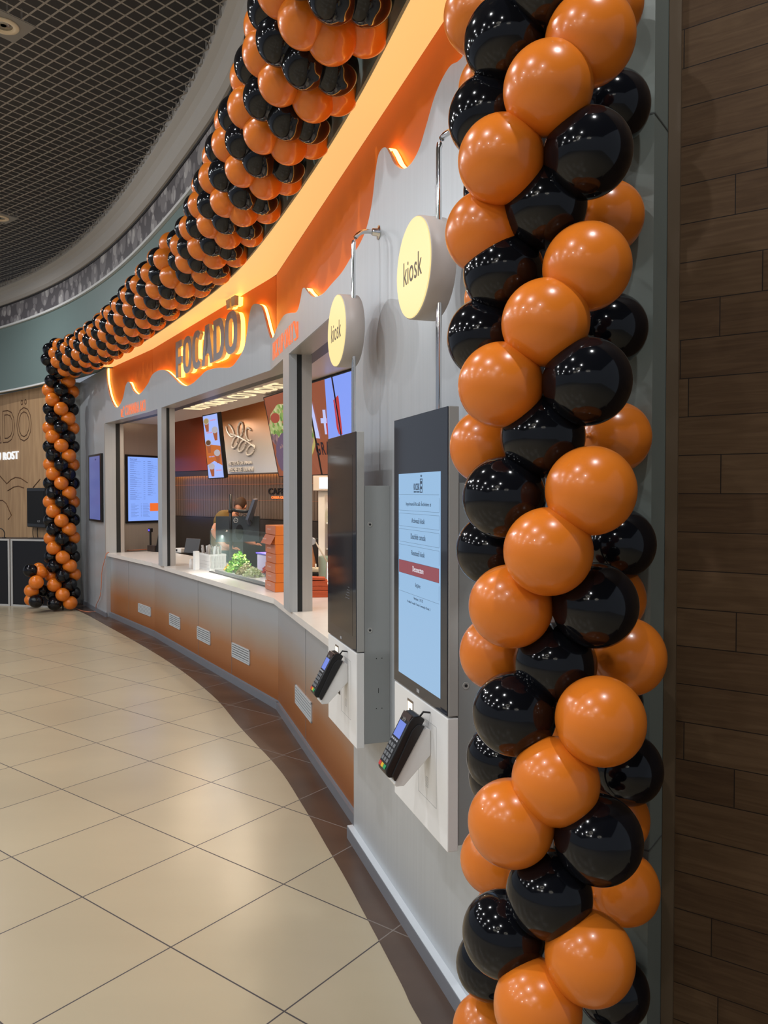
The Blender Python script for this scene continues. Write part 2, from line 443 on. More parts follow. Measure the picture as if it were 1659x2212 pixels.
for i, (x, y, z, r) in enumerate(RINGS):
    bm = bmesh.new(); n = 48; m_ = 8; vs = [[bm.verts.new((x + (r + .02 * math.cos(b_)) * math.cos(a_), y + (r + .02 * math.cos(b_)) * math.sin(a_), z + .02 * math.sin(b_))) for b_ in [2 * math.pi * q / m_ for q in range(m_)]] for a_ in [2 * math.pi * q / n for q in range(n)]]
    for a_ in range(n):
        for b_ in range(m_): bm.faces.new((vs[a_][b_], vs[(a_ + 1) % n][b_], vs[(a_ + 1) % n][(b_ + 1) % m_], vs[a_][(b_ + 1) % m_]))
    t = empty('ring_pendant_lamp', (x, y, z), ['largest glowing ring lamp hanging in the hall near the shop', 'glowing ring lamp hanging behind the largest one', 'smallest glowing ring lamp of the hall', 'lone glowing ring lamp farther down the hall'][i], 'pendant lamp')
    link_mesh('ring', bm, emis('ring_glow', (1, .93, .8), 14), t)
    bm = bmesh.new()
    for q in range(3):
        a_ = q * 2.09; tube(bm, [(x + r * math.cos(a_), y + r * math.sin(a_), z), (x, y, CEIL + .7)], .003, 4)
    link_mesh('cable', bm, BLACK, t)

# ================================================================== soffit of the portal (lit, cream)
SOFL = mat('soffit_lightbox', (.80, .55, .28), .5, emit=(1.0, .65, .25), es=.54)
face = [F1.P(0, -.05, 0), F1.P(F1.L, -.05, 0), F2.P(F2.L, -.05, 0), F3.P(3.2, -.05, 0), F3.P(F3.L, -.05, 0)]
bm = bmesh.new(); cl = [p for p in curve if p.y < 10.75 and p.y > 2.05]
fin = [F1.P(0, -.05, 0)]
def face_at(y):
    for a, b in zip(face, face[1:]):
        if a.y >= y >= b.y:
            k = (a.y - y) / (a.y - b.y); return Vector((a.x + (b.x - a.x) * k, y))
    return Vector((face[0].x, face[0].y)) if y > face[0].y else Vector((face[-1].x, face[-1].y))
prev = None
ys = sorted(set([round(p.y, 3) for p in cl] + [PD[1], PC[1]]), reverse=True)
def curve_at(y):
    for a, b in zip(curve, curve[1:]):
        if a.y >= y >= b.y:
            k = (a.y - y) / max(1e-6, a.y - b.y); return a + (b - a) * k
    return curve[-1]
for y in ys:
    o = curve_at(y); i = face_at(min(y + .0, 10.6))
    cur = [bm.verts.new((o.x + .012, o.y, SOF - .002)), bm.verts.new((i.x, i.y, SOF - .002)), bm.verts.new((i.x, i.y, SOF + .03)), bm.verts.new((o.x + .012, o.y, SOF + .03))]
    if prev:
        for q in range(4): bm.faces.new((prev[q], cur[q], cur[(q + 1) % 4], prev[(q + 1) % 4]))
    prev = cur
struct(link_mesh('ceiling_soffit', bm, SOFL)).name = 'ceiling.002'

# ================================================================== shop front, upper panels with the cut-out drips
def outline(F, pts):
    out = []
    for q in pts: out.append(F.inv(*q))
    return out
D1 = [(229, 803), (230.6, 825), (235, 849), (241, 867), (248.6, 879), (256, 878), (264, 864), (268, 849), (271, 834), (276, 825), (280, 828), (286, 842), (297, 851.5), (307, 846), (318, 828)]
D2 = [(318, 828), (328.5, 810), (340.6, 801), (355.6, 799.6), (370.7, 811.7), (386, 827), (401, 833.7), (416, 828), (431, 814.7), (446, 801), (470, 794.5), (497, 793.2), (511, 780), (525, 756), (532, 728), (539, 679), (544.4, 661), (553, 656), (563.6, 661), (570.6, 682), (577.6, 710), (583, 730)]
D3 = [(583, 730), (590, 728), (598.6, 707), (612.6, 682), (626.6, 676), (640.5, 673.6), (647.5, 654), (652.8, 626), (658, 622), (665, 631.7), (677, 641), (696.5, 635), (717.5, 612), (738.5, 588), (760, 553), (778.5, 524), (793, 488), (804, 434), (811, 372.5), (818, 333), (831, 318), (842, 333), (852.6, 354), (869, 364.5), (887, 354), (905, 322), (919.5, 275), (941, 202.5), (970, 145), (1006, 112)]
O1, O2, O3 = outline(F1, D1), outline(F2, D2), outline(F3, D3)
O1[0] = (max(.02, O1[0][0]), O1[0][1]); O1[-1] = (F1.L, O1[-1][1]); O2[0] = (0, O1[-1][1]); O2[-1] = (F2.L, O2[-1][1]); O3[0] = (0, O2[-1][1])
O3 += [(4.05, 3.19), (F3.L, 3.24)]
def smooth2(pts, sub=5):
    return [(p.x, p.y) for p in catmull([Vector(q) for q in pts], sub)]
O1, O2, O3 = smooth2(O1), smooth2(O2), smooth2(O3)
O1 = [(0, SOF), (O1[0][0], SOF)] + O1
REC = .05
DRIP = mat('orange_acrylic', (.70, .14, .006), .45, spec=.2, noise=((3, 3, 3), .05))
LED = emis('led_strip_warm', (1.0, .46, .09), 8)
DARKR = mat('dark_reveal', (.10, .07, .05), .5)
for nm, F, O, s1 in (('far', F1, O1, F1.L), ('middle', F2, O2, F2.L), ('near', F3, O3, F3.L)):
    M = F.M(); bm = bmesh.new()
    O = [(s, min(z, SOF)) for s, z in O]
    poly = O + [(s1, LIN), (0, LIN)]
    vs = [bm.verts.new((s, 0, z)) for s, z in poly]; f = bm.faces.new(vs)
    r = bmesh.ops.extrude_face_region(bm, geom=[f]); vv = [g for g in r['geom'] if isinstance(g, bmesh.types.BMVert)]
    for v in vv: v.co.y += .012
    bmesh.ops.triangulate(bm, faces=[g for g in bm.faces if len(g.verts) > 4])
    struct(link_mesh('wall_upper_' + nm, bm, STEEL, None, M))
    # the LED lit side of the cut-out
    bm = bmesh.new(); bm2 = bmesh.new()
    for a, b in zip(O, O[1:]):
        if a[1] >= SOF - .001 and b[1] >= SOF - .001: continue
        for bb, y0, y1, dz in ((bm, .013, .022, 0), (bm2, .022, REC - .004, -.001)):
            vs = [bb.verts.new((a[0], y0, a[1] + dz)), bb.verts.new((b[0], y0, b[1] + dz)), bb.verts.new((b[0], y1, b[1] + dz)), bb.verts.new((a[0], y1, a[1] + dz))]
            bb.faces.new(vs)
    bm.free()
    s_ = link_mesh('led_edge_strip', bm2, LED, None, M)
    tag(s_, {'far': 'warm led strip edging the far drips by the order window', 'middle': 'warm led strip edging the orange drips around the big shop letters', 'near': 'warm led strip edging the long drips above the kiosks'}[nm], 'light strip', 'led strips around the drips')
    d_ = box('orange_drip_panel', 0, s1, REC, REC + .012, LIN + .05, SOF - .003, DRIP, None, M)
    tag(d_, {'far': 'glossy orange backing of the smallest far drips', 'middle': 'glossy orange backing behind the big shop letters', 'near': 'glossy orange backing of the long near drips over the kiosks'}[nm], 'sign panel', 'orange drip panels')
SEAM = mat('panel_seam', (.18, .18, .19), .5)
# lintel underside and shutter rail
SHUT = mat('shutter_rail', (.075, .085, .09), .4, .3)
def poly_off(t, faces):
    """corner points of the chain of facets pushed inwards by t"""
    out = []; fs = [F1, F2, F3]
    for i in range(4):
        if i == 0: p = fs[0].o - fs[0].n * t; out.append(p)
        elif i == 3: p = fs[2].o + fs[2].u * faces - fs[2].n * t; out.append(p)
        else:
            a, b = fs[i - 1], fs[i]; pa = a.o - a.n * t; pb = b.o - b.n * t
            den = a.u.x * b.u.y - a.u.y * b.u.x; k = ((pb.x - pa.x) * b.u.y - (pb.y - pa.y) * b.u.x) / den
            out.append(pa + a.u * k)
    return out
SK = 2.39       # s on F3 where the kiosk wall starts below the lintel
def band(name, t0, t1, z0, z1, m, end=SK, kind=True):
    a = poly_off(t0, end); b = poly_off(t1, end); bm = bmesh.new()
    slab(bm, a + b[::-1], z0, z1)
    bmesh.ops.triangulate(bm, faces=[f for f in bm.faces if len(f.verts) > 4])
    o = link_mesh(name, bm, m); return struct(o) if kind else o
band('wall_lintel', .0125, .15, LIN, LIN + .05, STEEL_D)
r_ = band('shutter_rail', .15, .24, LIN + .0, LIN + .10, SHUT, kind=False)
tag(r_, 'dark roller shutter box running above the serving windows', 'shutter box')
band('wall_lintel_inner', .24, .80, LIN + .02, LIN + .06, mat('inner_soffit', (.66, .58, .52), .35))
band('wall_lintel_back', .76, .80, LIN + .0601, KC + .03, STEEL_D)
# kitchen ceiling
a = poly_off(.34, SK + .2)
bm = bmesh.new(); slab(bm, a + [(2.2, 4.3), (2.6, 7.0), (.4, 10.3), (-2.8, 13.0), (-4.6, 12.2)], KC, KC + .05)
bmesh.ops.triangulate(bm, faces=[f for f in bm.faces if len(f.verts) > 4])
struct(link_mesh('kitchen_ceiling', bm, mat('kitchen_ceiling', (.62, .55, .47), .35))).name = 'ceiling.003'
# kiosk wall (whole height) and far wall
st = struct(box('wall_kiosk', SK, F3.L + .05, .0, .16, 0, LIN, STEEL, None, F3.M(), kind='structure'))
sm = box('wall_seam', 0, .003, -.001, .0, 0, LIN, SEAM, None, F3.M(3.95)); sm.name = 'trim_4'; struct(sm)
st = box('wall_far', 0, F0.L, 0, .14, 0, SOF, STEEL, None, F0.M(), kind='structure')
# far jamb of the portal
bm = bmesh.new(); JF = F0; bx(bm, -.0, .125, -.10, -.001, 0.0, SOF, JF.M())
struct(link_mesh('wall_portal_far', bm, mat('jamb_paint', (.33, .36, .35), .4)))
struct(box('wall_portal_recess', -.5, -.001, -.02, .1, 0, SOF, mat('recess_brown', (.09, .07, .06), .5), None, F0.M()))
# window dividers (posts), each with shutter track and inner frame
TRACK = mat('shutter_track', (.016, .018, .018), .5)
def post(F, s, wd, nm, lab, d1=.055, dark=.035, d2=.06):
    M = F.M(s); t = empty(nm, None, M=M); tag(t, lab, 'post', 'posts between the serving windows')
    box('outer_post', -wd, 0, .0, d1, TOP, LIN, STEEL, t, M)
    box('shutter_track', -wd + .01, -.006, d1, d1 + dark, TOP, LIN + .0, TRACK, t, M)
    box('inner_post', -wd, 0, d1 + dark, d1 + dark + d2, TOP, LIN, STEEL_D, t, M)
s1, _ = F1.inv(350, 1200); s1b, _ = F1.inv(350, 950)
s2, _ = F2.inv(350, 1100)
post(F2, max(.08, s2), .16, 'window_post', 'steel post between the order window and the wide middle window')
s3, _ = F3.inv(625, 1100)
post(F3, s3, .22, 'window_post', 'steel post between the wide middle window and the pick-up window', d2=.07)
# left jamb reveal
M = F1.M(0); t = empty('window_jamb', None, M=M); tag(t, 'steel jamb at the far end of the order window', 'post')
box('outer_post', -.04, .0, .0, .14, TOP - .04, LIN, STEEL_D, t, M)
box('shutter_track', -.04, -.002, .14, .2, TOP - .04, LIN, TRACK, t, M)
box('inner_post', -.04, .0, .2, .25, TOP - .04, LIN, STEEL_D, t, M)

# ================================================================== counter
PAN = grad_mat('steel_to_orange_print', [(0, (.36, .115, .025)), (.30, (.42, .17, .06)), (.58, (.42, .34, .28)), (.8, (.42, .44, .47)), (1, (.42, .455, .49))], .08, .83, .33, .35)
RC = .055
c0 = poly_off(RC, SK + .15)
for i, nm in enumerate(('far', 'middle', 'near')):
    a, b = c0[i], c0[i + 1]; Fc = Facet(a, b); bm = bmesh.new(); bx(bm, 0, Fc.L, 0, .04, .07, TOP - .05, Fc.M())
    struct(link_mesh('wall_counter_' + nm, bm, PAN))
    if nm == 'far': FC1 = Fc
    if nm == 'middle': FC2 = Fc
    if nm == 'near': FC3 = Fc
for Fc, px, py in ((FC1, 0, 0), (FC2, 428, 1300), (FC2, 500, 1330), (FC3, 660, 1400)):
    s = Fc.L * .45 if not px else Fc.inv(px, py)[0]
    o = box('panel_seam', 0, .004, -.0015, 0, .075, TOP - .055, SEAM, None, Fc.M(s)); struct(o); o.name = 'trim_6'
bm = bmesh.new(); oa = poly_off(RC - .035, SK); ob = poly_off(.78, SK); slab(bm, oa + ob[::-1], TOP - .045, TOP)
bmesh.ops.triangulate(bm, faces=[f for f in bm.faces if len(f.verts) > 4])
tag(link_mesh('worktop', bm, QUARTZ), 'long white stone worktop running under all the serving windows', 'worktop')
BASEM = mat('baseboard_grey', (.235, .25, .28), .3, .3)
def basebd(name, F, s0, s1, h=.062, t=.018, off=0):
    o = box(name, s0, s1, -t - off, .0 - off, .0021, h, BASEM, None, F.M()); struct(o)
    return o
basebd('baseboard_far', F0, .12, F0.L + .02)
basebd('baseboard_counter_far', FC1, .0, FC1.L + .01); basebd('baseboard_counter_middle', FC2, 0, FC2.L + .01); basebd('baseboard_counter_near', FC3, 0, FC3.L)
basebd('baseboard_kiosk', F3, SK - .02, F3.L, .06, .03)
ledge = box('trim_7', SK - .02, F3.L, -.028, 0, .061, .064, mat('ledge_sheen', (.62, .66, .70), .2), None, F3.M()); struct(ledge)  # lighter colour stands for the light the baseboard's top reflects
# toe gap pieces under the counter so that the panels reach the floor
for i, Fc in enumerate((FC1, FC2, FC3)):
    struct(box('wall_plinth_%s' % ('far', 'middle', 'near')[i], 0, Fc.L, .0, .04, .0, .07, BASEM, None, Fc.M()))
# vents
VENTW = mat('vent_paint', (.50, .53, .55), .4); VENTD = mat('vent_dark', (.10, .10, .10), .6)
for (Fc, x0, x1, lab) in ((FC1, 300, 327, 'small slatted vent low in the counter front, nearest the far balloon column'), (FC2, 367, 390, 'slatted vent in the counter, first after the far bend'), (FC2, 427, 455, 'slatted vent in the middle of the curved counter front'), (FC2, 502, 540, 'slatted vent in the counter just before the near bend'), (FC3, 639, 674, 'largest slatted vent, low in the counter beside the near kiosk')):
    sa, _ = Fc.inv(x0, 1400); sb, _ = Fc.inv(x1, 1400); M = Fc.M(sa); wv = sb - sa; z0, z1 = .235, .365
    if Fc is FC1: z0, z1 = .22, .33
    t = empty('wall_vent', None, M=M); tag(t, lab, 'vent', 'vents in the counter front')
    bm = bmesh.new(); fr = .012
    for q in ((0, wv, z0, z0 + fr), (0, wv, z1 - fr, z1), (0, fr, z0, z1), (wv - fr, wv, z0, z1)): bx(bm, q[0], q[1], -.008, 0, q[2], q[3], M)
    link_mesh('frame', bm, VENTW, t)
    box('backing', fr, wv - fr, -.0025, -.001, z0 + fr, z1 - fr, VENTD, t, M)
    bm = bmesh.new()
    for q in range(5):
        zz = z0 + fr + .004 + q * (z1 - z0 - 2 * fr - .004) / 5; bx(bm, fr, wv - fr, -.007, -.003, zz, zz + .012, M)
    link_mesh('slat_panel', bm, VENTW, t)
# ================================================================== near portal and oak wall
PO = Facet((.40, 2.10), (.656, 1.92)); RV = Vector((.706, 1.0)).normalized()
jm = mat('portal_paint', (.165, .19, .17), .45, noise=((2, 2, 2), .05))
bm = bmesh.new(); p0 = Vector((.40, 2.10)); p1 = Vector((.656, 1.92)); p2 = p1 + RV * .121; p3 = p2 + Vector((-.817, .577)) * .31
slab(bm, [(q.x, q.y) for q in (p0, p1, p2, p3)], 0, SOF); struct(link_mesh('wall_portal_near', bm, jm))
for z in (.81, 2.62):
    bm = bmesh.new(); g1 = p1 + Vector((-.577, -.817)) * .001
    slab(bm, [(q.x, q.y) for q in (p0 + Vector((-.0006, -.0008)), p1 + Vector((.0006, -.0012)), p2 + Vector((.001, -.0006)), p2, p1, p0)], z, z + .004)
    o = struct(link_mesh('trim_8', bm, mat('joint_dark', (.07, .075, .07), .6)))
bm = bmesh.new(); q0 = p2; OK_ = Facet((p2.x + .002, p2.y), (p2.x + 1.417 * 1.2, p2.y - 1.2))
bx(bm, 0, .03, -.008, .02, 0, CEIL, OK_.M()); struct(link_mesh('trim_9', bm, mat('oak_trim', (.10, .065, .035), .5)))
def oak():
    m = bpy.data.materials.new('oak_planks'); m.use_nodes = True; nt = m.node_tree; b = nt.nodes['Principled BSDF']
    tc = N(nt, 'ShaderNodeTexCoord'); sx = N(nt, 'ShaderNodeSeparateXYZ'); nt.links.new(tc.outputs['Object'], sx.inputs[0])
    ph = .0974; L = .62
    row = math_n(nt, 'DIVIDE', math_n(nt, 'SUBTRACT', sx.outputs[2], 1.5996 - 30 * ph), ph)
    ri = math_n(nt, 'FLOOR', row); rf = math_n(nt, 'FRACT', row)
    wn = N(nt, 'ShaderNodeTexWhiteNoise', noise_dimensions='1D'); nt.links.new(ri, wn.inputs['W'])
    col = math_n(nt, 'ADD', math_n(nt, 'DIVIDE', sx.outputs[0], L), math_n(nt, 'MULTIPLY', wn.outputs[0], 7.0))
    ci = math_n(nt, 'FLOOR', col); cf = math_n(nt, 'FRACT', col)
    gap = math_n(nt, 'MAXIMUM', math_n(nt, 'LESS_THAN', rf, .025), math_n(nt, 'LESS_THAN', cf, .004))
    cell = N(nt, 'ShaderNodeCombineXYZ'); nt.links.new(ri, cell.inputs[0]); nt.links.new(ci, cell.inputs[1])
    w2 = N(nt, 'ShaderNodeTexWhiteNoise', noise_dimensions='2D'); nt.links.new(cell.outputs[0], w2.inputs['Vector'])
    cv = N(nt, 'ShaderNodeCombineXYZ'); nt.links.new(math_n(nt, 'MULTIPLY', sx.outputs[0], 5), cv.inputs[0]); nt.links.new(math_n(nt, 'MULTIPLY', sx.outputs[2], 60), cv.inputs[1]); nt.links.new(math_n(nt, 'MULTIPLY', w2.outputs[0], 40), cv.inputs[2])
    no = N(nt, 'ShaderNodeTexNoise'); no.inputs['Scale'].default_value = 1; no.inputs['Detail'].default_value = 6; no.inputs['Distortion'].default_value = 1.2; nt.links.new(cv.outputs[0], no.inputs['Vector'])
    f = math_n(nt, 'MULTIPLY_ADD', w2.outputs[0], .3, math_n(nt, 'MULTIPLY', no.outputs[0], .7))
    base = ramp(nt, f, [(.2, (.045, .022, .009)), (.5, (.075, .041, .018)), (.8, (.108, .063, .030))])
    mx = N(nt, 'ShaderNodeMix', data_type='RGBA'); nt.links.new(gap, mx.inputs[0]); nt.links.new(base, mx.inputs[6]); mx.inputs[7].default_value = (.012, .007, .004, 1)
    nt.links.new(mx.outputs[2], b.inputs['Base Color']); b.inputs['Roughness'].default_value = .7; b.inputs['Specular IOR Level'].default_value = .2
    bp = N(nt, 'ShaderNodeBump'); bp.inputs['Strength'].default_value = .25; bp.inputs['Distance'].default_value = .002
    nt.links.new(math_n(nt, 'SUBTRACT', no.outputs[0], math_n(nt, 'MULTIPLY', gap, 2.0)), bp.inputs['Height']); nt.links.new(bp.outputs[0], b.inputs['Normal'])
    return m
ok = box('wall_right', .03, 1.9, 0, .03, 0, CEIL, oak(), None, OK_.M(), kind='structure')
# ================================================================== shop sign letters
def px_rect(F, x0, x1, t=0, ya=1000):
    return F.inv(x0, ya, t)[0], F.inv(x1, ya, t)[0]
sgn = empty('shop_sign', F2.P(1.8, 0, 2.9), 'big raised metal letters spelling the shop name over the middle window, glowing behind', 'sign')
LETG = emis('letter_glow', (1.0, .50, .06), 6)
LETF = mat('letter_face', (.36, .33, .33), .4, .4)
tl = .03
s_a, s_b = F2.inv(379.5, 780, tl)[0], F2.inv(512.5, 700, tl)[0]
zb = .5 * (F2.inv(381, 817, tl)[1] + F2.inv(500, 763, tl)[1]); zt = .5 * (F2.inv(381, 742, tl)[1] + F2.inv(500, 668, tl)[1])
def sup(cx, hw, hh, k, n=36, e=2.7, a0=0., a1=360.):
    out = []
    for q in range(n + 1):
        an = math.radians(a0 + (a1 - a0) * q / n); c_, s_ = math.cos(an), math.sin(an)
        out.append((cx + hw * math.copysign(abs(c_) ** (2 / e), c_), .5 + hh * math.copysign(abs(s_) ** (2 / e), s_)))
    return out
def band_loop(bm, o, i, y0, y1, closed):
    V = [[bm.verts.new((p[0], y, p[1])) for p in L] for L in (o, i) for y in (y0, y1)]
    n = len(o)
    for k in range(n - 1):
        for a_, b_ in ((0, 2), (1, 3), (0, 1), (2, 3)):
            bm.faces.new((V[a_][k], V[a_][k + 1], V[b_][k + 1], V[b_][k]))
    if not closed:
        for k in (0, n - 1): bm.faces.new((V[0][k], V[1][k], V[3][k], V[2][k]))
def letter(ch, x, wd, z, hh, y0, y1, ins=0.):
    """block letter in a unit box scaled to wd x hh; ins shrinks the strokes"""
    bm = bmesh.new(); i = ins
    if ch == 'O': band_loop(bm, sup(.5, .5 - i, .5 - i * .6, 0), sup(.5, .20 + i, .33 + i * .6, 0), y0, y1, True)
    elif ch == 'C': band_loop(bm, sup(.52, .5 - i, .5 - i * .6, 0, a0=42 + 20 * i, a1=318 - 20 * i), sup(.52, .19 + i, .33 + i * .6, 0, a0=42 + 20 * i, a1=318 - 20 * i), y0, y1, False)
    elif ch == 'D':
        o = [(i, i * .6), (.5, i * .6)] + [(p[0], p[1]) for p in sup(.45, .53 - i, .5 - i * .6, 0, n=16, a0=-80, a1=80)] + [(.5, 1 - i * .6), (i, 1 - i * .6), (i, i * .6)]
        q = [(.30 - i, .17 + i * .6), (.45, .17 + i * .6)] + [(p[0], p[1]) for p in sup(.42, .25 + i, .33 + i * .6, 0, n=16, a0=-80, a1=80)] + [(.45, .83 - i * .6), (.30 - i, .83 - i * .6), (.30 - i, .17 + i * .6)]
        band_loop(bm, o, q, y0, y1, True)
    elif ch == 'F':
        prism(bm, [(i, i * .6), (.36 - i, i * .6), (.36 - i, .36 + i * .5), (.85 - i, .36 + i * .5), (.85 - i, .55 - i * .5), (.36 - i, .55 - i * .5), (.36 - i, .81 + i * .5), (.95 - i, .81 + i * .5), (.95 - i, 1 - i * .6), (i, 1 - i * .6)], y0, y1)
    elif ch == 'A':
        prism(bm, [(i, i * .6), (.27 - i, i * .6), (.335, .24 + i), (.42, .28 + i), (.58, .28 + i), (.665, .24 + i), (.73 + i, i * .6), (1 - i, i * .6), (.68 - i, 1 - i * .6), (.5, 1 - i * .6), (.5, .86), (.415 + i * .3, .46 - i * .5), (.585 - i * .3, .46 - i * .5), (.5, .86), (.5, 1 - i * .6), (.32 + i, 1 - i * .6)][:10] + [(.5, .80)] + [(.585 - i * .3, .46 - i * .5), (.415 + i * .3, .46 - i * .5), (.4995, .80), (.4995, 1 - i * .6), (.32 + i, 1 - i * .6)], y0, y1)
        bmesh.ops.triangulate(bm, faces=[f for f in bm.faces if len(f.verts) > 4])
    for v in bm.verts: v.co = Vector((x + v.co.x * wd, v.co.y, z + v.co.z * hh))
    return bm
wds = [.80, 1, .96, 1.10, 1.0, 1.06]; gap_ = .06; tot = sum(wds) + gap_ * 5; x = s_a; k = (s_b - s_a) / tot
for i, ch in enumerate('FOCADO'):
    w_ = wds[i] * k
    o = link_mesh('letter', letter(ch, x, w_, zb, zt - zb, -tl, .004), LETF, sgn, F2.M())
    g = link_mesh('glow_tube', letter(ch, x, w_, zb, zt - zb, .010, REC - .004, .035), LETG, o, F2.M())
    if i == 5:
        for q in (0, 1):
            xa = x + w_ * (.16 + .40 * q)
            for (ya, yb, mm, e_) in ((-tl, .004, LETF, 0), (.010, REC - .004, LETG, .006)):
                bm = bmesh.new(); prism(bm, [(xa + e_, zt + .035 + e_), (xa + w_ * .24 - e_, zt + .035 + e_), (xa + w_ * .26 - e_, zt + .115 - e_), (xa - .02 + e_, zt + .115 - e_)], ya, yb)
                link_mesh('umlaut_dot' if mm is LETF else 'umlaut_glow', bm, mm, sgn, F2.M())
    x += w_ + gap_ * k
# small lit notices
ORL = emis('notice_orange', (1.0, .20, .06), .95)
def notice(F, x0, y0, x1, y1, s, lab, arrow, t=.0):
    """x0,y0 lower left; x1,y1 lower right"""
    a, za = F.inv(x0, y0); b, zb_ = F.inv(x1, y1); z = .5 * (za + zb_)
    o = empty('notice_lettering', F.P(a, 0, z), lab, 'sign'); hgt = .135
    M = F.M()
    L = b - a; aw = .15
    if arrow == 'dl':
        text('lettering', s, a + aw, b, z, z + hgt, ORL, o, M, ext=.004, outline=.016)
        ax, az = a, z
        bm = bmesh.new(); tube(bm, [(ax + .1, -.004, az + .12), (ax, -.004, az), (ax + .085, -.004, az)], .008, 6); tube(bm, [(ax, -.004, az), (ax, -.004, az + .1)], .008, 6)
    else:
        text('lettering', s, a, b - aw, z, z + hgt, ORL, o, M, ext=.004, outline=.016)
        ax, az = b, z
        bm = bmesh.new(); tube(bm, [(ax - .1, -.004, az + .12), (ax, -.004, az), (ax - .085, -.004, az)], .008, 6); tube(bm, [(ax, -.004, az), (ax, -.004, az + .1)], .008, 6)
    link_mesh('arrow', bm, ORL, o, M)
notice(F1, 263, 901, 314, 887, 'COMANDA AICI', 'orange outlined order-here lettering with arrow over the far window', 'dl')
notice(F3, 590, 775, 644, 734, 'PICK-UP ONLY', 'orange outlined pick-up lettering with arrow over the near window', 'dr')

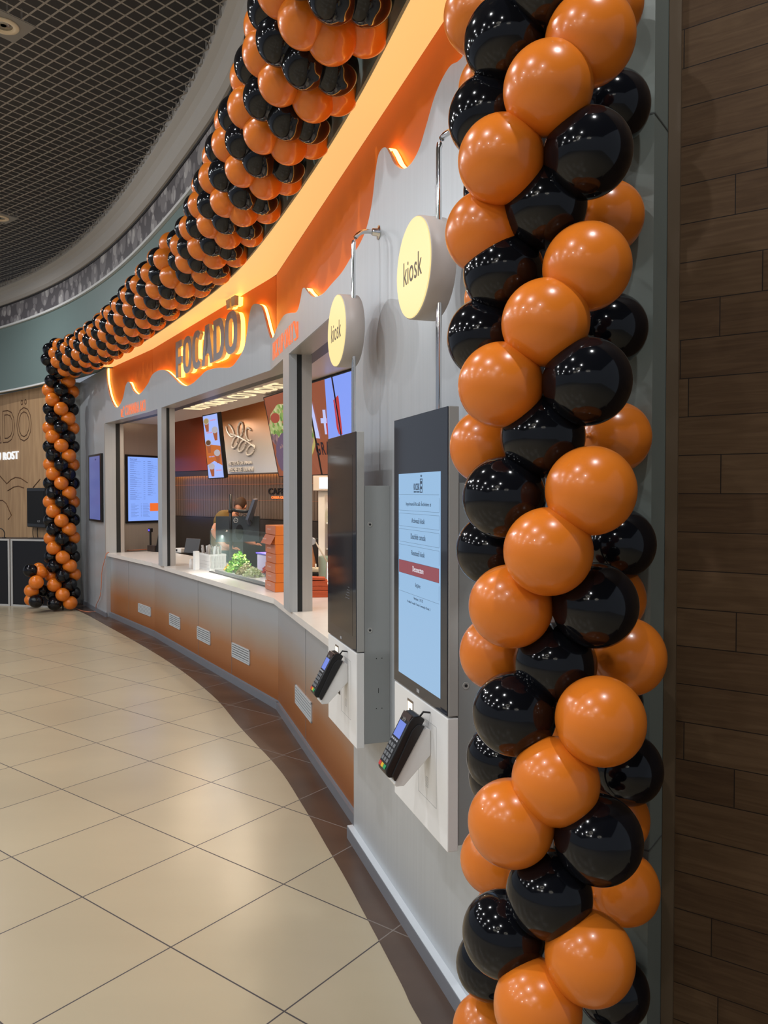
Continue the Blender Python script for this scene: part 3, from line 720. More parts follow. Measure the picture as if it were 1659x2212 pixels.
# ================================================================== kiosks
SC1, SC2 = (6.08 - 2.56) / .952, (6.08 - 3.495) / .952
HW = .245
GLASSB = mat('screen_glass_off', (.022, .026, .036), .06, spec=.8)
KG = mat('kiosk_grey', (.40, .40, .385), .4)
BOXG = mat('mount_box_grey', (.27, .285, .285), .4)
def kiosk(sc_, lab, on):
    M = F3.M(sc_); t = empty('ordering_kiosk', None, M=M); tag(t, lab, 'kiosk', 'self-order kiosks on the wall')
    b = box('mount_box', -HW + .004, HW - .003, -.112, 0, .654, 1.73, BOXG, t, M, .002)
    bm = bmesh.new()
    for (y, z) in ((-.088, 1.57), (-.088, 1.13)):
        Ms = M @ Matrix.Translation((HW - .003, y, z)) @ Matrix.Rotation(math.pi / 2, 4, 'Y'); lathe(bm, [(.011, 0), (.011, .0015), (.0095, .002), (.0085, .0006)], 16, Ms)
    link_mesh('screw', bm, KG, b)
    bm = bmesh.new()
    for (y, z) in ((-.088, 1.57), (-.088, 1.13)):
        Ms = M @ Matrix.Translation((HW - .003, y, z)) @ Matrix.Rotation(math.pi / 2, 4, 'Y'); lathe(bm, [(.0045, .0005), (.0045, .0028)], 10, Ms)
    for (y, z) in ((-.06, 1.01), (-.036, 1.01), (-.06, .80), (-.036, .80)):
        Ms = M @ Matrix.Translation((HW - .003, y, z)) @ Matrix.Rotation(math.pi / 2, 4, 'Y'); lathe(bm, [(.0022, .0), (.0022, .0008)], 8, Ms)
    bx(bm, HW - .003, HW - .0022, -.052, -.05, .865, .885, M)
    link_mesh('screw_hole', bm, RUBBER, b)
    box('screen_housing', -HW, HW, -.1455, -.1125, 1.0415, 1.954, KG, t, M, .003)
    g = box('screen_glass', -HW + .001, HW - .001, -.149, -.1455, 1.0435, 1.953, GLASSB, t, M, .0012)
    box('home_button', -.012, .012, -.1498, -.149, 1.055, 1.066, mat('button_grey', (.35, .36, .38), .4), g, M)
    if on:
        z0, z1 = 1.083, 1.765; x0, x1 = -.192, .192
        d = box('lit_display', x0, x1, -.1497, -.1491, z0, z1, emis('display_blue', (.33, .56, .84), .80), g, M)
        Mt = M @ Matrix.Translation((0, -.1498, 0)); ink = mat('screen_ink', (.03, .04, .07), .5, spec=.2)
        text('lettering', 'KIOSK', -.04, .014, 1.709, 1.731, ink, d, Mt, .0004, .01)
        text('lettering', 'SUPPORT PARTNER', -.04, .014, 1.701, 1.706, ink, d, Mt, .0004, .0)
        bm = bmesh.new()
        for q in ((.018, .04, 1.701, 1.704), (.018, .04, 1.743, 1.746), (.018, .021, 1.704, 1.743), (.037, .04, 1.704, 1.743), (.024, .034, 1.729, 1.738), (.024, .034, 1.712, 1.721)): bx(bm, q[0], q[1], -.0004, 0, q[2], q[3], Mt)
        for r in (.004, .008):
            pts = [Mt @ Vector((.029 + r * math.cos(a), -.0004, 1.749 + r * math.sin(a))) for a in [math.radians(k) for k in range(35, 150, 20)]]; tube(bm, pts, .0012, 4)
        link_mesh('logo', bm, ink, d)
        rows = ['Imprimant\u0103 fiscal\u0103: \u00cenchidere zi', 'Activeaz\u0103 kiosk', 'Deschide consola', 'Reseteaz\u0103 kiosk', 'Deconectare', 'Ie\u0219ire']
        zc = 1.663; wd = [.23, .12, .135, .12, .10, .045]
        for i, s in enumerate(rows):
            z = zc - i * .053; bm = bmesh.new()
            if i == 4:
                bx(bm, -.188, .182, -.0002, .0002, z - .022, z + .022, Mt); link_mesh('red_key', bm, emis('display_red', (.26, .055, .075), .95), d)
            else:
                for q in ((-.188, .182, z + .031, z + .032), (-.188, .182, z - .032, z - .031), (-.188, -.187, z - .022, z + .022), (.181, .182, z - .022, z + .022)): bx(bm, q[0], q[1], -.0002, .0002, q[2], q[3], Mt)
                link_mesh('key_outline', bm, mat('key_line', (.15, .25, .38), .5), d)
            text('lettering', s, -wd[i] / 2, wd[i] / 2, z - .008, z + .010, emis('display_white', (.8, .82, .9), .9) if i == 4 else ink, d, Mt @ Matrix.Translation((0, -.0003, 0)), .0003)
        text('lettering', 'Version: 1.9.175', -.04, .045, 1.352, 1.361, ink, d, Mt, .0003)
        text('lettering', 'Profile: Focad\u00f6 Tomis Constan\u021ba Kiosk 2', -.10, .11, 1.333, 1.343, ink, d, Mt, .0003)
    else:
        Mt = M @ Matrix.Translation((0, -.1492, 0)); dim = emis('display_dim', (.28, .30, .36), .35)
        bx_ = bmesh.new(); bx(bx_, -.192, .192, -.0003, 0, 1.10, 1.86, Mt); link_mesh('dark_display', bx_, mat('screen_glass_dim', (.024, .022, .025), .08, spec=.6), g)
        Mt = M @ Matrix.Translation((0, -.1496, 0))
        text('lettering', '\u25cf Booting', -.12, -.03, 1.586, 1.598, dim, g, Mt, .0003) if False else text('lettering', 'Please wait', -.12, -.03, 1.586, 1.598, dim, g, Mt, .0003) if False else None
        for k_ in range(5):
            bm = bmesh.new(); bx(bm, .08 + .01 * k_, .145, -.0003, 0, 1.25 + .012 * k_, 1.2515 + .012 * k_, Mt); link_mesh('status_line', bm, dim, g)
    p = box('lower_cover', -HW, HW, -.147, -.1125, .639, 1.0365, WHITE, t, M, .003)
    # reader window, service flap outline, slots
    box('reader_frame', -.105, -.05, -.1485, -.1469, .935, 1.012, mat('reader_frame', (.16, .12, .09), .4), p, M)
    r_ = box('reader_light', -.099, -.056, -.1492, -.1484, .942, 1.004, emis('reader_white', (1, .88, .66), 2.4), p, M)
    box('reader_eye', -.082, -.07, -.1498, -.1491, .96, .985, BLACK, r_, M)
    bm = bmesh.new(); x0, x1, z0, z1 = .0, .155, .735, .985
    for q in ((x0, x1, z1, z1 + .0014), (x0, x1, z0, z0 + .0014), (x0, x0 + .0014, z0, z1), (x1, x1 + .0014, z0, z1)): bx(bm, q[0], q[1], -.1474, -.1468, q[2], q[3], M)
    for k_ in range(7): bx(bm, .065, .088, -.1474, -.1468, .775 + k_ * .005, .7765 + k_ * .005, M)
    link_mesh('service_flap_seam', bm, mat('seam_light', (.42, .42, .42), .5), p)
    bm = bmesh.new(); bx(bm, -.07, -.02, -.149, -.1468, .80, .84, M); link_mesh('receipt_slot', bm, BLACK, p)
    # holder for the card terminal
    xh = .075; w2 = .036; zt_ = .965; bm = bmesh.new()
    prof = [(-.147, zt_), (-.147, zt_ - .078), (-.235, zt_ - .165), (-.262, zt_ - .165), (-.268, zt_ - .155), (-.175, zt_ + .004), (-.16, zt_ + .008)]
    a = [bm.verts.new(M @ Vector((xh - w2, y, z))) for y, z in prof]; b_ = [bm.verts.new(M @ Vector((xh + w2, y, z))) for y, z in prof]
    bm.faces.new(a); bm.faces.new(b_[::-1])
    for k_ in range(len(prof)): bm.faces.new((a[k_], b_[k_], b_[(k_ + 1) % len(prof)], a[(k_ + 1) % len(prof)]))
    bevel(bm, .003); link_mesh('terminal_holder', bm, WHITE, p)
    return M
K1 = kiosk(SC1, 'near ordering kiosk, its tall screen lit blue with a menu of keys', True)
K2 = kiosk(SC2, 'far ordering kiosk beside the worktop, its tall screen dark', False)
def terminal(MK, lab):
    xh = .075; zt_ = .965
    # frame on the sloping face of the holder: x along, y down the slope, z outwards
    p0 = Vector((0, -.176, zt_ + .008)); sl = Vector((0, -.093, -.159)).normalized(); nr = Vector((0, sl.z, -sl.y))
    Mt = MK @ Matrix(((1, 0, 0, xh), (0, sl.y, nr.y, p0.y), (0, sl.z, nr.z, p0.z), (0, 0, 0, 1)))
    t = empty('card_terminal', None, M=Mt); tag(t, lab, 'card terminal', 'card payment terminals on the kiosks')
    w = .040
    def lay(name, prof, x0, x1, m, par, bv=0):
        bm = bmesh.new(); a = [bm.verts.new(Mt @ Vector((x0, y, z))) for y, z in prof]; b = [bm.verts.new(Mt @ Vector((x1, y, z))) for y, z in prof]
        bm.faces.new(a); bm.faces.new(b[::-1])
        for k in range(len(prof)): bm.faces.new((a[k], b[k], b[(k + 1) % len(prof)], a[(k + 1) % len(prof)]))
        if bv: bevel(bm, bv)
        return link_mesh(name, bm, m, par)
    body = lay('body', [(-.028, .006), (-.03, .03), (-.018, .046), (.0, .05), (.16, .044), (.172, .038), (.178, .024), (.17, .008)], -w, w, BLACK, t, .004)
    lay('holder_shroud', [(-.01, -.001), (-.005, .022), (.02, .03), (.165, .02), (.178, .004), (.176, -.001)], -w - .004, w + .004, mat('shroud_black', (.02, .02, .021), .3), t, .002)
    def pad(name, x0, x1, y0, y1, z, m, par=body, h=.0015):
        z_ = .050 - (max(y0, 0)) * .0375 + z
        bm = bmesh.new(); q = [(x0, y0), (x1, y0), (x1, y1), (x0, y1)]
        f = lambda y: .0503 - max(y, 0) * .0375 + z
        a = [bm.verts.new(Mt @ Vector((x, y, f(y)))) for x, y in q]; b = [bm.verts.new(Mt @ Vector((x, y, f(y) + h))) for x, y in q]
        bm.faces.new(a[::-1]); bm.faces.new(b)
        for k in range(4): bm.faces.new((a[k], b[k], b[(k + 1) % 4], a[(k + 1) % 4]))
        return link_mesh(name, bm, m, par)
    pad('screen', -.029, .027, .012, .062, 0, emis('terminal_screen', (.16, .24, .75), .9), h=.0006)
    KEY = mat('key_grey', (.16, .17, .18), .4)
    for r in range(4):
        for c in range(3):
            k = pad('key', -.030 + c * .0205, -.0145 + c * .0205, .082 + r * .0165, .0935 + r * .0165, 0, KEY)
    for c, cc in enumerate(((.6, .04, .03), (.75, .48, .03), (.03, .35, .12))):
        pad('key', -.032 + c * .0215, -.0135 + c * .0215, .150, .1625, 0, mat('key_%d' % c, cc, .4))
    for c in range(4): pad('key', -.029 + c * .015, -.019 + c * .015, .068, .074, 0, mat('key_light', (.4, .42, .45), .4))
    pad('reader_lip', -.036, .036, -.018, .002, -.001, mat('lip_brown', (.05, .028, .022), .3))
    text('contactless_mark', ')))', -.012, .012, 0, .012, mat('mark_grey', (.4, .38, .35), .5), body, Mt @ Matrix.Translation((0, -.003, .0525)) @ Matrix.Rotation(math.pi / 2, 4, 'X') @ Matrix.Scale(-1, 4, (0, 0, 1)), .0004)
    bm = bmesh.new(); tube(bm, [Mt @ Vector(p) for p in ((.02, -.02, .02), (.03, -.045, .02), (.028, -.055, -.008), (.02, -.03, -.022))], .0035, 6); link_mesh('cable', bm, RUBBER, t)
terminal(K1, 'black card terminal on the near kiosk with the blue screen')
terminal(K2, 'black card terminal on the far kiosk with the dark screen')
# round lamp signs on chrome pipes
SIGNF = emis('sign_yellow', (1.0, .78, .33), .96); RIM = mat('sign_rim', (.50, .45, .42), .4)
for sc_, sgnp, zc, lab, r in ((SC1, .09, 2.416, 'larger-looking round yellow kiosk lamp sign, the nearer one', .16), (SC2, .095, 2.41, 'round yellow kiosk lamp sign over the far kiosk', .157)):
    M = F3.M(sc_ + .0, 0, zc) @ Matrix.Rotation(math.pi / 2, 4, 'X'); t = empty('round_sign', None, M=F3.M(sc_, 0, zc)); tag(t, lab, 'sign', 'round kiosk signs')
    bm = bmesh.new(); lathe(bm, [(r - .004, .083), (r, .086), (r, .163), (r - .003, .166)], 64, M); link_mesh('drum', bm, RIM, t)
    bm = bmesh.new(); lathe(bm, [(r - .004, .1655), (r - .004, .1685), (r - .006, .1695)], 64, M); f = link_mesh('lit_face', bm, SIGNF, t)
    text('lettering', 'kiosk', -.085, .085, -.037, .04, mat('sign_ink', (.16, .13, .10), .6), f, F3.M(sc_, .1697, zc - .003), .0008)
for sc_, zc, lab in ((SC1, 2.416, 'bent chrome pipe carrying the nearer round sign down to the lit kiosk'), (SC2, 2.41, 'bent chrome pipe carrying the far round sign down to the dark kiosk')):
    M = F3.M(sc_ + .088); t = empty('chrome_pipe', None, M=M); tag(t, lab, 'pipe', 'chrome pipes of the kiosk signs')
    zt_ = 2.826; a = [(0, -.012, zt_), (0, -.05, zt_)]
    for k in range(1, 7):
        an = k / 6 * math.pi / 2; a.append((0, -.05 - .0645 * math.sin(an), zt_ - .0645 * (1 - math.cos(an))))
    a.append((0, -.1145, 2.0)); a.append((0, -.1145, 1.72))
    if True:
        bm = bmesh.new(); tube(bm, [M @ Vector(p) for p in a], .0095, 14); link_mesh('tube', bm, CHROME, t)
    bm = bmesh.new(); lathe(bm, [(.03, 0), (.03, .005), (.016, .007), (.015, .03), (.011, .032)], 20, M @ Matrix.Translation((0, 0, zt_)) @ Matrix.Rotation(math.pi / 2, 4, 'X')); link_mesh('flange', bm, CHROME, t)
# ================================================================== kitchen shell
BW = Facet((-3.21, 11.85), (1.79, 6.78)); MW = Facet((-3.75, 11.0), (-3.21, 11.8))
RUST = mat('rust_red_panel', (.24, .035, .006), .35)
UP = grad_mat('kitchen_upper_print', [(0, (.52, .54, .60)), (.35, (.42, .38, .35)), (.75, (.40, .17, .06)), (1, (.36, .11, .03))], 1.97, 2.86, .35, .3)
struct(box('wall_back', 0, BW.L, .0, .1, 0, KC, mat('wall_back_dark', (.10, .085, .075), .4, .3), None, BW.M()))
struct(box('wall_menu', 0, MW.L, 0, .1, 0, KC, STEEL_D, None, MW.M()))
sL = BW.inv(462, 1000, .2)[0]
u_ = struct(box('wall_upper_back', sL, BW.L, -.2, 0, 1.955, KC, UP, None, BW.M()))
u_ = struct(box('wall_upper_rust', .0, sL, -.2, 0, 2.015, KC, RUST, None, BW.M()))
u_ = struct(box('wall_upper_strip', .0, sL, -.19, 0, 1.955, 2.015, mat('brown_strip', (.06, .035, .025), .5), None, BW.M()))
# ribbed steel cladding under the fascia
bm = bmesh.new(); k = 0; M = BW.M()
bx(bm, 0, BW.L, -.02, 0, 1.36, 1.95, M)
while k * .062 < BW.L - .07:
    bx(bm, k * .062 + .004, k * .062 + .058, -.032, -.0195, 1.37, 1.81, M); bx(bm, k * .062 + .004, k * .062 + .058, -.032, -.0195, 1.82, 1.95, M); k += 1
struct(link_mesh('wall_cladding', bm, mat('cladding_steel', (.25, .18, .13), .34, .6)))
bm = bmesh.new(); bx(bm, 0, BW.L, -.036, -.02, 1.811, 1.819, M); bx(bm, 0, BW.L, -.036, -.02, 1.60, 1.604, M); o = struct(link_mesh('trim_10', bm, mat('copper_line', (.55, .22, .10), .3, .5)))
ls = box('led_strip', .05, BW.L, -.15, -.13, 1.944, 1.954, emis('led_amber', (1.0, .40, .10), 10), None, BW.M()); struct(box('led_lip', 0, BW.L, -.2, -.192, 1.935, 1.9549, mat('brown_strip', (.06, .035, .025), .5), None, BW.M())).name = 'trim_11'; tag(ls, 'amber led strip under the kitchen fascia', 'light strip')
struct(box('wall_back_low', 0, BW.L, -.03, -.001, .0, 1.355, mat('back_wall_dark', (.035, .026, .02), .35), None, BW.M()))
# lettering on the back wall
def words(F, t, x0, y1, x1, y0, s, m, par, bold=0., ext=.01, outline=0.):
    a, zt_ = F.inv(x0, y1, t); b, zb_ = F.inv(x1, y0, t); z0 = F.inv((x0 + x1) / 2, y0, t)[1]; z1 = F.inv((x0 + x1) / 2, y1, t)[1]
    return text('lettering', s, a, b, z0, z1, m, par, F.M(0, t, 0), ext, bold, outline)
t = empty('wall_lettering', BW.P(2.4, .03, 1.75), 'black and orange coffee lettering on the ribbed kitchen wall', 'sign')
words(BW, .033, 580.5, 1054, 625, 1068.5, 'CAFEA', mat('letter_black', (.012, .01, .01), .5), t, .02)
words(BW, .033, 587, 1072, 631, 1077.5, 'CAFEA CU ROST', emis('letter_orange', (1.0, .2, .04), 1.3), t, .02)
PALE = mat('pale_metal_letters', (.62, .58, .54), .35, .2)
t = empty('wheat_emblem', BW.P(1.6, .2, 2.2), 'raised pale wheat ear emblem with recipe words on the steel fascia', 'emblem')
def fpt(px, py, t_=.212):
    s, z = BW.inv(px, py, t_); return BW.P(s, t_, z)
bm = bmesh.new(); tube(bm, [fpt(*q) for q in ((498, 937), (510, 941), (522, 947), (534, 954), (550, 966))], .012, 6); link_mesh('stem', bm, PALE, t)
def loop(cx, cy, rx, ry, rot, a0=0, a1=360):
    pts = []
    for q in range(0, 21):
        an = math.radians(a0 + (a1 - a0) * q / 20); x = rx * math.cos(an); y = ry * math.sin(an); c_, s_ = math.cos(math.radians(rot)), math.sin(math.radians(rot))
        pts.append(fpt(cx + x * c_ - y * s_, cy + x * s_ + y * c_))
    bm = bmesh.new(); tube(bm, pts, .011, 6); link_mesh('leaf', bm, PALE, t)
loop(497, 930, 6, 15, -25, -60, 230); loop(519, 928, 5.5, 16, 5); loop(537, 938, 6, 14, -8, 60, 330)
loop(508, 955, 5.5, 14, 22); loop(523, 963, 6, 14, 28); loop(541, 972, 7, 13, 32)
words(BW, .205, 495, 994.5, 545, 1006, 'RE\u021aET\u0102 DE MAIA', PALE, t, .03, .012)
words(BW, .205, 495, 1009, 548, 1019.5, 'VECHE DE 109 ANI', PALE, t, .03, .012)
# sign text reflected in the inner ceiling, made as glowing letters
CW = emis('letter_reflection_cream', (1.0, .82, .48), 1.0)
t = empty('ceiling_reflection', (-1.6, 7.9, LIN), 'cream reflection of lettering, drawn on the inner ceiling over the wide window', 'sign')
a = at_z(435, 885.5, LIN + .018); b = at_z(642, 831, LIN + .018); u2 = (b - a).to_2d().normalized(); n2 = Vector((u2.y, -u2.x))
Mc = Matrix(((u2.x, 0, n2.x, a.x), (u2.y, 0, n2.y, a.y), (0, 1, 0, LIN + .019), (0, 0, 0, 1)))
text('lettering', 'ROTISAT CU ROST', 0, (b - a).length, 0, .22, CW, t, Mc, .003, .02)

# ================================================================== screens
class Quad:
    """screen plane given by its four corners tl,tr,br,bl"""
    def __init__(s, tl, tr, br, bl): s.c = [Vector(p) for p in (tl, tr, br, bl)]; s.n = (s.c[1] - s.c[0]).cross(s.c[3] - s.c[0]).normalized(); s.n = -s.n if s.n.dot(s.c[0] - Vector((0, 0, H))) > 0 else s.n
    def P(s, u, v, o=0.):
        tl, tr, br, bl = s.c; return (tl * (1 - u) + tr * u) * (1 - v) + (bl * (1 - u) + br * u) * v + s.n * o
    def flat(s, name, poly, m, par, o=.003):
        bm = bmesh.new(); vs = [bm.verts.new(s.P(u, v, o)) for u, v in poly]; f = bm.faces.new(vs)
        if len(poly) > 4: bmesh.ops.triangulate(bm, faces=[f])
        return link_mesh(name, bm, m, par)
    def rect(s, name, u0, v0, u1, v1, m, par, o=.003): return s.flat(name, [(u0, v0), (u1, v0), (u1, v1), (u0, v1)], m, par, o)
    def disc(s, name, cu, cv, ru, rv, m, par, o=.003, n=28, rough_=0.):
        return s.flat(name, [(cu + ru * (1 + rough_ * random.uniform(-1, 1)) * math.cos(2 * math.pi * k / n), cv + rv * (1 + rough_ * random.uniform(-1, 1)) * math.sin(2 * math.pi * k / n)) for k in range(n)], m, par, o)
    def words(s, st, u0, v0, u1, v1, m, par, o=.0035, bold=0.):
        ob = text('lettering', st, u0, u1, -v1, -v0, m, None, Matrix.Identity(4), .001, bold)
        for v in ob.data.vertices: v.co = s.P(v.co.x, -v.co.z, o + (.001 if v.co.y < -.0005 else 0))
        ob.parent = par; ob.matrix_parent_inverse = parent_matrix(par).inverted(); return ob
def tv(name, q, lab, cat, group=None, m=None, depth=.04, frame=.012, inset=(.02, .01), par_m=BLACK):
    t = empty(name, q.P(.5, .5), lab, cat, group); bm = bmesh.new(); quadbox(bm, q.c, depth); link_mesh('housing', bm, par_m, t)
    u, v = inset; d = q.rect('display', u, v, 1 - u, 1 - v, m, t, .0015); return t, d
def lines_mat(name, bg, ink, rows, s):
    m = bpy.data.materials.new(name); m.use_nodes = True; nt = m.node_tree; b = nt.nodes['Principled BSDF']; g = N(nt, 'ShaderNodeNewGeometry'); sx = N(nt, 'ShaderNodeSeparateXYZ'); nt.links.new(g.outputs['Position'], sx.inputs[0])
    return m
# menu board inside the order window
DB1 = emis('screen_blue', (.25, .42, 1.0), .92)
def mwp(px, py, t=.02):
    s, z = MW.inv(px, py, t); return MW.P(s, t, z)
z1 = MW.inv(272.5, 981.5, .03)[1]; z0 = MW.inv(272.5, 1130.6, .03)[1]; sa = MW.inv(272.5, 1000, .03)[0]
q = Quad(MW.P(sa, .03, z1), MW.P(sa + .62, .03, z1), MW.P(sa + .62, .03, z0), MW.P(sa, .03, z0))
t, d = tv('menu_screen', q, 'blue-white price list screen inside the order window', 'screen', m=DB1, depth=.028, inset=(.045, .03))
INK = emis('menu_ink', (.09, .14, .40), .9); OGE = emis('menu_orange', (.9, .16, .02), .9)
q.words('Meniul Focad\u00f6', .1, .055, .3, .072, INK, d, bold=.02)
for c, (u0, u1) in enumerate(((.1, .46), (.6, .9))):
    for r in range(19 if c == 0 else 17):
        v = .085 + r * .031; random.seed(r * 7 + c); l = random.uniform(.45, .95)
        bm = bmesh.new()
        for (ua, ub, va, vb) in ((u0, u0 + (u1 - u0) * l * .6, v, v + .0045), (u0, u0 + (u1 - u0) * l, v + .009, v + .0115), (u1 + .02, u1 + .07, v + .003, v + .007)):
            if ub > .95: continue
            vs = [bm.verts.new(q.P(a_, b_, .003)) for a_, b_ in ((ua, va), (ub, va), (ub, vb), (ua, vb))]; bm.faces.new(vs)
        link_mesh('price_row', bm, INK, d)
q.rect('orange_notice', .66, .71, .93, .83, OGE, d)
for r in range(12):
    v = .72 + r * .017; bm = bmesh.new()
    for ua, ub in ((.12, .24 + .05 * ((r * 5) % 3)), (.40, .43), (.46, .60 + .03 * (r % 3))):
        vs = [bm.verts.new(q.P(a_, b_, .003)) for a_, b_ in ((ua, v), (ub, v), (ub, v + .0035), (ua, v + .0035))]; bm.faces.new(vs)
    link_mesh('price_row', bm, INK, d)
# screen on the far grey wall
def f0(px, py, t): s, z = F0.inv(px, py, t); return s, z
sa, z1 = f0(190.5, 981, .03); sb, _ = f0(218, 1000, .03); z0 = f0(218, 1128, .03)[1]; z1 = f0(218, 979, .03)[1]
q = Quad(F0.P(sa, .03, z1), F0.P(sb, .03, z1), F0.P(sb, .03, z0), F0.P(sa, .03, z0))
t, d = tv('wall_screen', q, 'slim dim blue screen on the grey wall next to the far balloon column', 'screen', m=emis('screen_dim_blue', (.085, .105, .30), 1.0), depth=.028, inset=(.09, .03))
q.disc('icon', .6, .08, .05, .012, emis('icon_blue', (.02, .02, .12), 1), d)
# coffee screen hanging inside
q = Quad(at_y(436.7, 897.7, 8.75), at_y(470, 890.6, 8.55), at_y(485.5, 1033, 8.75), at_y(450, 1035, 8.95))
SW = emis('screen_white', (.36, .47, .95), .95); SO = emis('screen_orange', (.62, .15, .02), .8); CUP = emis('cup_orange', (.42, .10, .03), .8); CUPW = emis('cup_white', (.6, .55, .6), .7); COF = emis('coffee_brown', (.16, .06, .02), .7); FOAM = emis('coffee_foam', (.42, .30, .12), .8)
t, d = tv('coffee_menu_screen', q, 'tall tilted coffee menu screen with cups hanging in the middle window', 'screen', m=SW, depth=.05, inset=(.04, .015))
q.flat('orange_area', [(.04, .44), (.96, .50), (.96, .80), (.5, .72), (.04, .78)], SO, d, .0025)
for (cu, cv, top) in ((.24, .10, FOAM), (.72, .25, CUPW), (.24, .43, COF), (.72, .60, CUPW), (.30, .80, CUPW)):
    q.flat('cup', [(cu - .15, cv + .02), (cu + .15, cv + .02), (cu + .10, cv + .16), (cu - .06, cv + .16)], CUP, d, .003)
    q.disc('cup_rim', cu, cv, .19, .05, CUPW, d, .0035); q.disc('coffee', cu, cv, .15, .038, top, d, .004)
for st, u, v, mm in (('ESPRESSO', .5, .09, OGE), ('CAPPUCCINO', .2, .27, OGE), ('AMERICANO', .52, .45, SW), ('FLAT WHITE', .2, .64, SW), ('CIOCCOLATA', .55, .86, OGE)):
    q.words(st, u, v, u + .34, v + .018, mm, d, .0035)
# three big tilted screens over the pick-up window
TL, TR = at_y(568.5, 858.3, 7.80), at_y(779, 792, 5.95); BL, BR = at_y(602, 1030.6, 8.02), at_y(808, 1022.0, 6.62)
Q = Quad(TL, TR, BR, BL)
SAL = bpy.data.materials.new('salad_picture'); SAL.use_nodes = True; nt = SAL.node_tree; b = nt.nodes['Principled BSDF']; g = N(nt, 'ShaderNodeNewGeometry')
v = N(nt, 'ShaderNodeTexVoronoi'); v.inputs['Scale'].default_value = 26; nt.links.new(g.outputs['Position'], v.inputs['Vector'])
no = N(nt, 'ShaderNodeTexNoise'); no.inputs['Scale'].default_value = 5; nt.links.new(g.outputs['Position'], no.inputs['Vector'])
cs = N(nt, 'ShaderNodeSeparateColor'); nt.links.new(v.outputs['Color'], cs.inputs[0])
c1 = ramp(nt, cs.outputs[0], [(0, (.10, .22, .03)), (.35, (.30, .42, .10)), (.65, (.60, .60, .30)), (1, (.42, .12, .05))])
c2 = ramp(nt, cs.outputs[1], [(0, (.10, .05, .06)), (.5, (.25, .14, .16)), (1, (.42, .25, .20))])
mx = N(nt, 'ShaderNodeMix', data_type='RGBA'); sz = N(nt, 'ShaderNodeSeparateXYZ'); nt.links.new(g.outputs['Position'], sz.inputs[0])
nt.links.new(math_n(nt, 'LESS_THAN', math_n(nt, 'MULTIPLY_ADD', no.outputs[0], .5, sz.outputs[2]), 2.50), mx.inputs[0]); nt.links.new(c1, mx.inputs[6]); nt.links.new(c2, mx.inputs[7])
nt.links.new(mx.outputs[2], b.inputs['Emission Color']); b.inputs['Emission Strength'].default_value = .85; b.inputs['Base Color'].default_value = (.02, .02, .02, 1)
BRN = emis('screen_brown_orange', (.30, .075, .03), .85); SBL = emis('screen_sky', (.22, .33, .90), .95); RD = emis('screen_red', (.52, .03, .03), .9)
def cutq(u0, u1): return Quad(Q.P(u0, 0), Q.P(u1, 0), Q.P(u1, 1), Q.P(u0, 1))
def proj(P):
    d = P - Vector((0, 0, H)); c_, s_ = math.cos(TILT), math.sin(TILT); y = d.y * c_ - d.z * s_; z = d.y * s_ + d.z * c_
    return Vector((CX + F_PX * d.x / y, CY - F_PX * z / y))
def uv(px, py, q):
    u = v = .5; t_ = Vector((px, py))
    for _ in range(25):
        f = proj(q.P(u, v)); a_ = (proj(q.P(u + 1e-3, v)) - f) / 1e-3; b_ = (proj(q.P(u, v + 1e-3)) - f) / 1e-3; r = t_ - f
        det = a_.x * b_.y - a_.y * b_.x; u += (r.x * b_.y - r.y * b_.x) / det; v += (a_.x * r.y - a_.y * r.x) / det
    return u, v
uu = [0, uv(682, 945, Q)[0], uv(728, 880, Q)[0], 1.0]
labs = ['big tilted screen with a salad bowl beside the steel post', 'big tilted screen showing the first white numeral over the pick-up window', 'big tilted screen with the red numeral and salad nearest the kiosk']
TVS = []
for i in range(3):
    q = cutq(uu[i], uu[i + 1] - .003); t, d = tv('promotion_screen', q, labs[i], 'screen', 'promotion screens in a row', m=BRN, depth=.05, inset=(.02, .012)); TVS.append((q, t, d))
def art(i, name, pts, m, o=.003):
    q, t_, d_ = TVS[i]; pl = [uv(x_, y_, q) for x_, y_ in pts]; out = []
    # clip to the display
    def clip(pl, f, g):
        r = []
        for a_, b_ in zip(pl, pl[1:] + pl[:1]):
            fa_, fb_ = f(a_), f(b_)
            if fa_ >= 0: r.append(a_)
            if fa_ * fb_ < 0: k = fa_ / (fa_ - fb_); r.append((a_[0] + (b_[0] - a_[0]) * k, a_[1] + (b_[1] - a_[1]) * k))
        return r
    for f in (lambda p: p[0] - .02, lambda p: .98 - p[0], lambda p: p[1] - .012, lambda p: .988 - p[1]):
        if pl: pl = clip(pl, f, None)
    if len(pl) > 2: q.flat(name, pl, m, d_, o)
def ell(cx, cy, rx, ry, n=30, j=0.): return [(cx + rx * (1 + random.uniform(-j, j)) * math.cos(2 * math.pi * k / n), cy + ry * (1 + random.uniform(-j, j)) * math.sin(2 * math.pi * k / n)) for k in range(n)]
random.seed(5); WHT = emis('numeral_white', (.50, .55, .92), .95); TVI = mat('tv_ink', (.015, .01, .03), .4); TOM = emis('tomato', (.38, .06, .03), .85)
art(0, 'salad', ell(608, 920, 26, 48, 34, .05), SAL); art(0, 'meat', ell(617, 975, 20, 42, 30, .06), emis('meat_purple', (.14, .085, .15), .8), .0034); art(0, 'tomato', ell(595, 903, 10, 11), TOM, .0038)
for i in (0, 1): art(i, 'bread', ell(652, 940, 31, 63), emis('bread', (.50, .42, .12), .85), .0024); art(i, 'salad', ell(651, 940, 27, 57, 34, .04), SAL, .0028)
for i in (0, 1): art(i, 'numeral', [(674, 867), (692, 947), (681, 946), (669, 893), (664, 897), (663, 886)], WHT, .0036)
